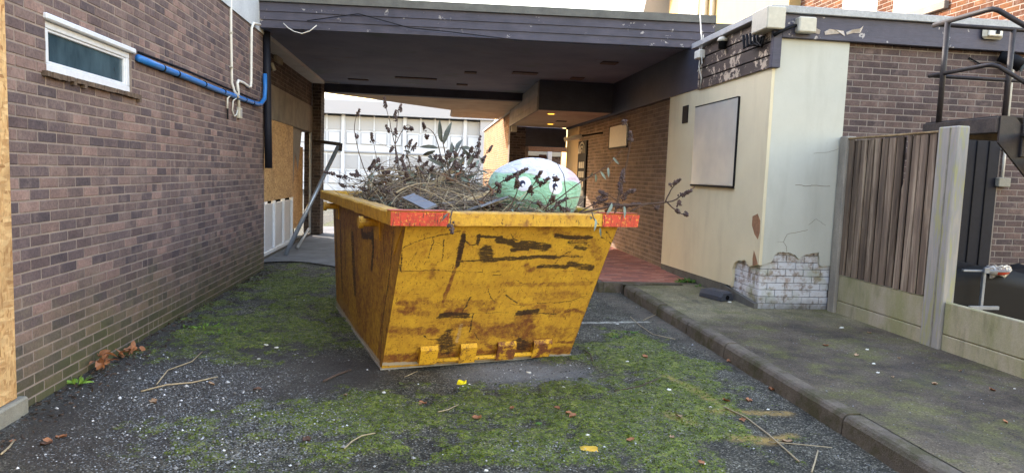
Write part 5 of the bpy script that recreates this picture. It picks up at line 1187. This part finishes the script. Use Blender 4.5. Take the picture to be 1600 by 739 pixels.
cpm=MB(); cpm.lathe([(.067,.002),(.066,.03),(.044,.058),(.01,.07)],(XC-.11,q[1],q[2]),16); cpm.build('dome','ivory',o,smooth=True)
a=PX(1190,50,XC-.19); o=box('siren_box','ivory',None,(XC-.20,7.33,3.315),(XC+.02,7.71,3.56),.012); tag(o,'pale rectangular box fixed over the corner of the black fascia','alarm box')
o=part('cable_clump','black',None,lambda b:[b.tube([(XC-.1-.02*k,7.75+.05*k,3.36),(XC-.12-.01*k,7.70+.06*k,3.24-.01*k),(XC-.1,7.62+.07*k,3.17+.02*k),(XC-.1,7.58+.05*k,3.28)],.016,7) for k in range(5)],smooth=True); tag(o,'tangle of black cables under the pale corner box','cables')
o=box('camera_box','ivory',None,(4.01,YF-.19,3.29),(4.22,YF-.088,3.46),.014); tag(o,'square ivory junction box on the front black fascia','junction box')
part('cable_tail','black',o,lambda b:b.tube([(4.0,YF-.13,3.37),(3.92,YF-.15,3.34),(3.82,YF-.14,3.29),(3.76,YF-.1,3.25)],.02,8),smooth=True)
M['flake']=weathered('peeled_paint_flake',S(206,198,192),S(170,160,154),20,.8,.4)
rg=random.Random(31)
for k,pix in enumerate([[(1266,47),(1272,43),(1282,48),(1280,54),(1270,52)],[(1288,50),(1296,46),(1306,47),(1318,49),(1320,57),(1312,53),(1300,54),(1289,55)],[(1322,51),(1332,47),(1344,45),(1349,41),(1344,52),(1334,52),(1323,55)]]):
    b=MB(); P=[PY(x,y,YF-.088-(.025 if i in (1,2) else .001)) for i,(x,y) in enumerate(pix)]; b.prism(P,(0,-.003,0)); o=b.build('paint_flake','flake',RB)
bl=MB(); bl.bbox((6.30,YF-.15,3.36),(6.56,YF-.088,3.50),.05); o=bl.build('bulkhead_light','ivory',None); tag(o,'oval white bulkhead light on the front fascia above the stair','light')
part('lens','white_plastic',o,lambda b:b.bbox((6.34,YF-.175,3.385),(6.52,YF-.151,3.475),.02)); part('cable_gland','black',o,lambda b:b.bbox((6.42,YF-.19,3.41),(6.47,YF-.176,3.45),.01))
fl=MB(); fl.tube([(6.60,YF-.06,3.19),(6.72,YF-.14,3.13),(6.78,YF-.2,3.06)],[.06,.075,.08],12); o=fl.build('floodlight','black',None,smooth=True); tag(o,'black cylindrical floodlight below the front fascia','light')
part('lens','glass',o,lambda b:b.tube([(6.78,YF-.201,3.06),(6.787,YF-.21,3.055)],.066,12)); part('supply_cable','black',o,lambda b:b.tube([(6.25,YF-.01,3.16),(6.4,YF-.02,3.09),(6.6,YF-.05,3.1)],.008,6))
pipe('stair_conduit','white conduit running down the brick wall behind the stair','conduit',[(6.74,YF-.02,3.13),(6.80,YF-.02,3.15),(6.82,YF-.02,3.1),(6.82,YF-.02,2.4)],.02,'white_plastic',8)
pipe('socket_conduit','short white conduit feeding the socket right of the black door','conduit',[(6.79,YF-.02,2.12),(6.825,YF-.02,2.11),(6.83,YF-.02,2.05),(6.83,YF-.02,1.77)],.017,'white_plastic',8)
o=box('outdoor_socket','concrete',None,(6.75,YF-.07,1.66),(6.91,YF-.006,1.77),.008); tag(o,'weathered socket box on the brick wall right of the black door','socket')
# leaning frame in the passage
LF=thing('leaning_pole',(-2.55,12.7,0),'bent metal pole frame leaning by the boarded window in the passage','pole')
A=PZ(446,398,.02); T=PY(529,228,13.2); T2=PY(494,221,13.6)
part('pole','galv',LF,lambda b:b.tube([A,T],.038,10),smooth=True); part('top_bar','steel_dark',LF,lambda b:b.tube([T+np.array([.02,0,.03]),T2],.035,10),smooth=True); part('elbow','steel_dark',LF,lambda b:b.tube([T+np.array([.03,0,.05]),T+np.array([.02,0,-.1])],[.045,.045],10),smooth=True)
part('brace','grey',LF,lambda b:b.tube([PZ(462,388,.05)+np.array([0,.2,.0]),PX(482,358,-2.7)],.03,8),smooth=True)
# ------------------------------------------------------------------ bait box on the pavement
b0=PZ(1121,468,PV); bx=MB(); L,Wd,Hh=.19,.10,.11; c,s=math.cos(1.95),math.sin(1.95)
def BX(x,y,z): return np.array([b0[0]+x*c-y*s,b0[1]+.05+x*s+y*c,PV+.008+z])
pr_=[]
for x,k in ((-L,.85),(-L*.7,1.),(L*.7,1.),(L,.85)):
    pr_.append([BX(x,-Wd,0),BX(x,-Wd,.05*k),BX(x,-Wd*.75,Hh*k),BX(x,Wd*.75,Hh*k),BX(x,Wd,.05*k),BX(x,Wd,0)])
bx.add([p for r in pr_ for p in r],[(i*6+j,i*6+(j+1)%6,(i+1)*6+(j+1)%6,(i+1)*6+j) for i in range(3) for j in range(6)]+[tuple(range(6))[::-1],tuple(range(18,24))])
M['box_p']=plain('faded_black_plastic',S(58,62,72),.5,var=.3); o=bx.build('bait_box','box_p',None); tag(o,'black plastic bait box on the pavement beside the cream wall','bait box')
part('entry_hole','dark',o,lambda b:b.tube([BX(-L-.004,0,.04),BX(-L+.01,0,.04)],.03,12)); part('lid_seam','black',o,lambda b:b.add([BX(-L*.7,-Wd-.001,.046),BX(L*.7,-Wd-.001,.046),BX(L*.7,-Wd-.001,.052),BX(-L*.7,-Wd-.001,.052)],[(0,1,2,3)]),fix=False)
# ------------------------------------------------------------------ weeds, moss, gravel, leaves, litter
M['leaf_w']=leafm('rotted_leaf',S(78,62,50),S(48,40,36)); M['weed']=leafm('green_weed',S(92,122,54),S(62,92,38)); M['weed_b']=leafm('bright_weed',S(120,150,60),S(86,116,42))
rg=random.Random(99)
def weed(label,x,y,z,n,w,h,mat='weed'):
    c=PZ(x,y,z); b=MB()
    for i in range(n):
        a=rg.uniform(0,6.28); r=w*rg.random()**.6; p=c+np.array([r*math.cos(a),r*.5*math.sin(a),-.004]); leaf(b,p,(math.cos(a)*.8,math.sin(a)*.6,rg.uniform(.2,1.2)),h*rg.uniform(.5,1.2),h*.28,.35)
    o=b.build('weed',mat,None,fix=False,smooth=True); tag(o,label,'weed','weeds growing in cracks')
weed('green weed tuft at the edge of the red paving',1076,441,PV,90,.16,.09); weed('small weed sprouting by the cream plinth',1096,448,PV,25,.08,.05)
weed('bright weed at the foot of the left brick wall',123,598,0,16,.05,.07,'weed_b'); weed('small green weed right of the skip',985,520,0,20,.07,.04); weed('small weed beside the white painted line',962,527,0,14,.05,.04)
weed('bright weed patch left of the skip near the wall',318,512,0,70,.2,.05,'weed_b'); weed('weed patch on the moss nearer the skip',352,520,0,50,.2,.04,'weed_b')
weed('weed tuft at the foot of the second fence post',1452,538,PV,18,.06,.05)
# moss cushions (stuff)
Mb=MB(); N=0; rnp=np.random.default_rng(5)
X=rnp.uniform(-2.5,3.1,60000); Y=2.9+8.5*rnp.random(60000)**1.5; mk=gmasks(X,Y)[0]; keep=(mk>.6)&(rnp.random(60000)<mk*.9)
def inskip(x,y):
    d=np.array([x,y,0])-SO; a=d@SU; b=d@SV; return -.02<a<SW+.02 and -.02<b<SL+.02
gz=lambda x,y:float(GZ[np.clip(np.searchsorted(ys,y),0,ny-1),np.clip(np.searchsorted(xs,x),0,nx-1)])
V=[];Fc=[]
for x,y in zip(X[keep][:11000],Y[keep][:11000]):
    if inskip(x,y): continue
    z=gz(x,y)-.002; k=len(V)
    for j in range(3):
        a=rnp.uniform(0,6.28); s=rnp.uniform(.003,.008); h=rnp.uniform(.004,.010); dx,dy=math.cos(a)*s,math.sin(a)*s; ox,oy=rnp.uniform(-.008,.008,2)
        V+=[(x+ox-dx,y+oy-dy,z),(x+ox+dx,y+oy+dy,z),(x+ox+dy*.5,y+oy-dx*.5,z+h)]; Fc.append((k+3*j,k+3*j+1,k+3*j+2))
def mossm():
    t=NT('moss_blades',.95,spec=.1); t.col(t.ramp(t.noise(12,5,.7),[(.34,S(56,66,24)),(.5,S(86,98,34)),(.66,S(114,122,50))])); return t.m
M['moss']=mossm(); m_=MB(); m_.v=V; m_.f=Fc; m_.r=[0]*len(Fc); o=m_.build('moss','moss',None,fix=False); o['kind']='stuff'; tag(o,'green moss growing over the old asphalt','moss')
# gravel chips (stuff)
V=[];Fc=[];RR=[]
X=rnp.uniform(-2.5,3.3,60000); Y=2.9+6.5*rnp.random(60000)**1.4; gk=gmasks(X,Y)[1]; keep=(rnp.random(60000)<np.clip(gk-.1,.025,1)*.7)
for x,y in zip(X[keep][:26000],Y[keep][:26000]):
    if inskip(x,y): continue
    z=gz(x,y); s=.0035+.006*rnp.random()**2.5+(.008 if rnp.random()<.02 else 0); k=len(V); q=rnp.uniform(.6,1.3,6)*s
    V+=[(x+q[0],y,z+.3*s),(x-q[1],y,z+.3*s),(x,y+q[2],z+.3*s),(x,y-q[3],z+.3*s),(x+rnp.uniform(-.3,.3)*s,y,z+.3*s+q[4]*.8),(x,y,z-q[5]*.5)]
    Fc+=[(k,k+2,k+4),(k+2,k+1,k+4),(k+1,k+3,k+4),(k+3,k,k+4),(k+2,k,k+5),(k+1,k+2,k+5),(k+3,k+1,k+5),(k,k+3,k+5)]; RR+=[rnp.random()*.99+.005]*8
t=NT('gravel_chip',.7,spec=.35); t.col(t.ramp(t.attr('rnd'),[(0,S(62,61,60)),(.3,S(98,97,95)),(.62,S(132,132,132)),(.85,S(172,173,176)),(.95,S(212,214,220))],True)); M['chip']=t.m
m_=MB(); m_.v=V; m_.f=Fc; m_.r=RR; o=m_.build('gravel','chip',None,fix=False); o['kind']='stuff'; tag(o,'pale gravel chips and broken glass strewn over the ground','gravel')
V=[];Fc=[];RR=[]
for k_ in range(3500):
    y=3.0+5.8*rnp.random()**1.2; x0=kx(y)+.13; x=x0+(4.6-x0)*rnp.random(); s=.002+.005*rnp.random()**3; k=len(V); z=PV+.002; q=rnp.uniform(.6,1.3,5)*s
    V+=[(x+q[0],y,z),(x-q[1],y,z),(x,y+q[2],z),(x,y-q[3],z),(x,y,z+q[4]*.8)]; Fc+=[(k,k+2,k+4),(k+2,k+1,k+4),(k+1,k+3,k+4),(k+3,k,k+4)]; RR+=[rnp.random()*.7+.005]*4
m_=MB(); m_.v=V; m_.f=Fc; m_.r=RR; o=m_.build('grit','chip',None,fix=False); o['kind']='stuff'; tag(o,'fine grit scattered over the raised pavement','grit')
lb=MB(); rg=random.Random(55)
for i in range(900):
    y=3.2+7.3*rg.random(); x=XL+.02+.28*rg.random()**2; leaf(lb,np.array([x,y,gz(x,y)+.004]),(rg.uniform(-1,1),rg.uniform(-1,1),rg.uniform(-.1,.4)),rg.uniform(.015,.045),rg.uniform(.008,.02))
o=lb.build('wall_foot_litter','leaf_w',None,fix=False); o['kind']='stuff'; tag(o,'dark rotted leaf litter along the foot of the left wall','litter')
# fallen leaves
M['fall_a']=leafm('orange_brown_leaf',S(168,116,82),S(132,88,62)); M['fall_b']=leafm('pale_brown_leaf',S(172,142,112),S(136,108,84)); M['fall_c']=leafm('dark_brown_leaf',S(104,76,60),S(78,58,48))
lm=[]
for k in range(4):
    b=MB(); rgk=random.Random(k)
    n=6; V=[]
    for i,t_ in enumerate(np.linspace(0,1,n)):
        w=.42*math.sin(math.pi*min(max(t_*.9+.07,0),1))**.7; z=.10*math.sin(t_*3+k)+.05; V+=[((t_-.5),-w,z+.16*rgk.random()+.12),((t_-.5),0,z-.02),((t_-.5),w*rgk.uniform(.8,1.1),z+.16*rgk.random()+.10)]
    me=bpy.data.meshes.new('fallen_leaf'); me.from_pydata(V,[],[(i*3+j,i*3+j+1,i*3+j+4,i*3+j+3) for i in range(n-1) for j in range(2)]); me.polygons.foreach_set('use_smooth',[True]*len(me.polygons)); lm.append(me)
cop={}
def fleaf(x,y,z,size,label,group,mat):
    p=PZ(x,y,z)
    if z==0: p[2]=gz(p[0],p[1])
    key=(rg.randrange(4),mat)
    if key not in cop: me=lm[key[0]].copy(); me.materials.append(M[mat]); cop[key]=me
    o=bpy.data.objects.new('fallen_leaf',cop[key]); COL.objects.link(o); o.location=(p[0],p[1],p[2]+.003); o.rotation_euler=(rg.uniform(-.2,.2),rg.uniform(-.2,.2),rg.uniform(0,6.28)); o.scale=(size,size*.9,size); tag(o,label,'leaf',group)
for (x,y) in ((1350,648),(1364,654),(1372,660),(1388,664),(1396,658),(1420,676),(1424,672),(1432,674),(1436,678),(1428,680),(1470,694),(1476,696),(1510,716),(1516,720),(1530,724),(1536,720),(1545,728),(1566,734),(1524,730),(1320,622),(1300,612),(1286,606),(1310,618),(1350,655),(1404,668),(1444,686),(1490,704),(1240,590),(1220,580),(1268,596),(1210,608),(1215,606)):
    fleaf(x+rg.uniform(-4,4),y+rg.uniform(-2,2),0,rg.uniform(.045,.085),'dry brown leaf lying in the gutter along the kerb','leaves in the gutter',rg.choice(['fall_a','fall_b','fall_b','fall_c']))
for (x,y) in ((20,690),(75,690),(95,683),(72,694),(240,628),(402,610),(655,635),(660,630),(888,650),(895,655),(745,655),(800,640),(1135,628),(1170,626),(1060,655),(1095,728),(1050,685),(870,640),(480,690),(540,620),(1008,560),(1140,565),(330,600),(1160,660),(985,690),(1230,690)):
    fleaf(x,y,0,rg.uniform(.04,.07),'curled dry leaf lying on the mossy yard','leaves on the yard',rg.choice(['fall_a','fall_a','fall_b','fall_c']))
for (x,y) in ((1338,556),(1358,520),(1395,590),(1500,580),(1460,600),(1550,610),(1290,540),(1405,560),(1570,660)):
    fleaf(x,y,PV,rg.uniform(.03,.055),'small dry leaf lying on the raised pavement','leaves on the pavement',rg.choice(['fall_a','fall_b']))
def clump(x,y,n,w,h,label):
    c=PX(x,y,XL+.05); b=MB()
    for i in range(n): leaf(b,c+np.array([rg.uniform(0,.08),rg.uniform(-w,w),rg.uniform(-.01,h)]),(rg.uniform(-.2,1),rg.uniform(-1,1),rg.uniform(-.4,.9)),rg.uniform(.05,.10),.045,.6)
    o=b.build('leaf_clump','fall_a',None,fix=False,smooth=True); tag(o,label,'leaves')
clump(150,574,16,.05,.11,'small clump of dry leaves nearest the boards at the wall foot'); clump(198,556,30,.14,.08,'wider clump of dry leaves further along the wall foot')
def litter(x,y,sz,label,mat='white_plastic',z=0,group=None,flat=.35):
    p=PZ(x,y,z); 
    if z==0: p[2]=gz(p[0],p[1])
    b=MB(); n=7; V=[]
    for k in range(2):
        for j in range(n): a=6.283*j/n; q=sz*rg.uniform(.55,1.1)*(1 if k==0 else .7); V.append(p+np.array([q*math.cos(a),q*.7*math.sin(a),.0 if k==0 else sz*flat*rg.uniform(.5,1.2)]))
    b.add(V,[tuple(range(n,2*n))]+[(j,(j+1)%n,n+(j+1)%n,n+j) for j in range(n)]); o=b.build('litter_scrap',mat,None,fix=False); tag(o,label,'litter',group)
M['yel']=plain('yellow_plastic',S(226,206,30),.4,var=.15); M['yel2']=plain('faded_yellow_paint',S(206,166,56),.6,var=.3)
litter(722,598,.05,'bright yellow plastic scrap in front of the skip','yel',flat=.6); litter(734,601,.018,'white pebble beside the yellow scrap','white_plastic')
litter(920,705,.075,'flat yellow scrap near the bottom edge of the picture','yel2',flat=.12); litter(905,703,.03,'small yellow flake left of the flat yellow scrap','yel2',flat=.15)
for (x,y,s_) in ((980,566,.028),(1045,612,.022),(600,617,.02),(826,582,.03),(620,640,.012),(880,608,.014),(1110,640,.014),(965,505,.02),(1060,452+60,.02),(432,545,.025),(415,540,.025),(405,560,.02),(918,683,.014),(760,735,.018),(1195,585,.018),(1200,640,.014)):
    litter(x,y,s_,'white scrap of litter lying on the yard',group='white scraps on the yard')
for (x,y,s_) in ((1315,512,.03),(1355,546,.02),(1365,568,.018),(1372,582,.02),(1585,607,.012)): litter(x,y,s_,'white scrap of litter lying on the raised pavement',z=PV,group='white scraps on the pavement')
litter(1140,472,.03,'white scrap beside the bait box',z=PV)
litter(842,663,.03,'green leaf scrap on the moss','weed',flat=.2)
def gtwig(label,pix,r,mat='twig_l',z=0):
    P=[PZ(x,y,z) for x,y in pix]; Q=[]
    for p in P:
        p[2]=(gz(p[0],p[1]) if z==0 else p[2])+r+.004+rg.uniform(0,.006)
    b=MB(); b.tube(P,r,5); o=b.build('fallen_twig',mat,None,smooth=True,fix=False); tag(o,label,'twig','twigs on the ground')
gtwig('long pale twig lying near the left wall',[(220,612),(260,604),(300,600),(340,588)],.006); gtwig('curved twig rising over the gravel by the left wall',[(245,602),(262,578),(300,566),(316,550)],.005)
gtwig('thin curved twig left of the front of the moss',[(538,706),(550,694),(565,688),(586,683)],.004); gtwig('long pale stalk crossing the yellow lines',[(1130,640),(1165,655),(1200,680),(1248,722)],.005)
gtwig('straight stalk at the bottom right foreground',[(1268,738),(1273,722),(1278,704)],.005); gtwig('short twig on the right foreground',[(1200,690),(1240,694),(1300,700)],.0035)
gtwig('twig by the white painted line',[(985,495),(1000,510),(1020,522),(1055,530)],.004); gtwig('arched dry stem against the kerb',[(1005,500),(1024,492),(1042,484),(1044,476)],.004)
gtwig('arched dry stem next along the kerb',[(1050,502),(1060,496),(1068,490),(1071,484)],.004); gtwig('dark curved twig right of the skip base',[(912,548),(922,556),(926,566)],.005,'twig_d')
gtwig('dark stick on the bare soil left of the skip',[(505,598),(525,588),(548,580)],.008,'twig_d'); gtwig('thin pale twig in front of the skip',[(632,590),(642,585),(652,580)],.003)
gtwig('pale twig at the lower left corner',[(2,712),(14,700),(22,690)],.006); gtwig('long dark twig across the right of the moss',[(960,612),(1000,606),(1030,596)],.004,'twig_d'); gtwig('thin stick in the middle foreground',[(684,650),(700,644),(716,636)],.004)
# bare tree far behind
BT_=thing('bare_tree',(4.4,40,0),'pale bare tree beyond the corner of the white block','tree')
tr=MB(); tr.tube([(4.4,40,0),(4.3,40,2.5),(4.4,40,4)],[.16,.12,.08],8); tr.build('trunk','twig_l',BT_,smooth=True)
cr=MB(); rg=random.Random(8)
for i in range(70):
    p=np.array([4.35,40,rg.uniform(2.5,4.2)]); P=[p]; d=np.array([rg.uniform(-1,1),rg.uniform(-1,1),rg.uniform(.2,1.)])
    for k in range(5): P.append(P[-1]+d*.22); d=d+np.array([rg.uniform(-.3,.3),rg.uniform(-.3,.3),rg.uniform(-.1,.3)])
    cr.tube(P,[.03,.022,.016,.011,.008,.005],4,False)
cr.build('crown','twig_l',BT_,fix=False)
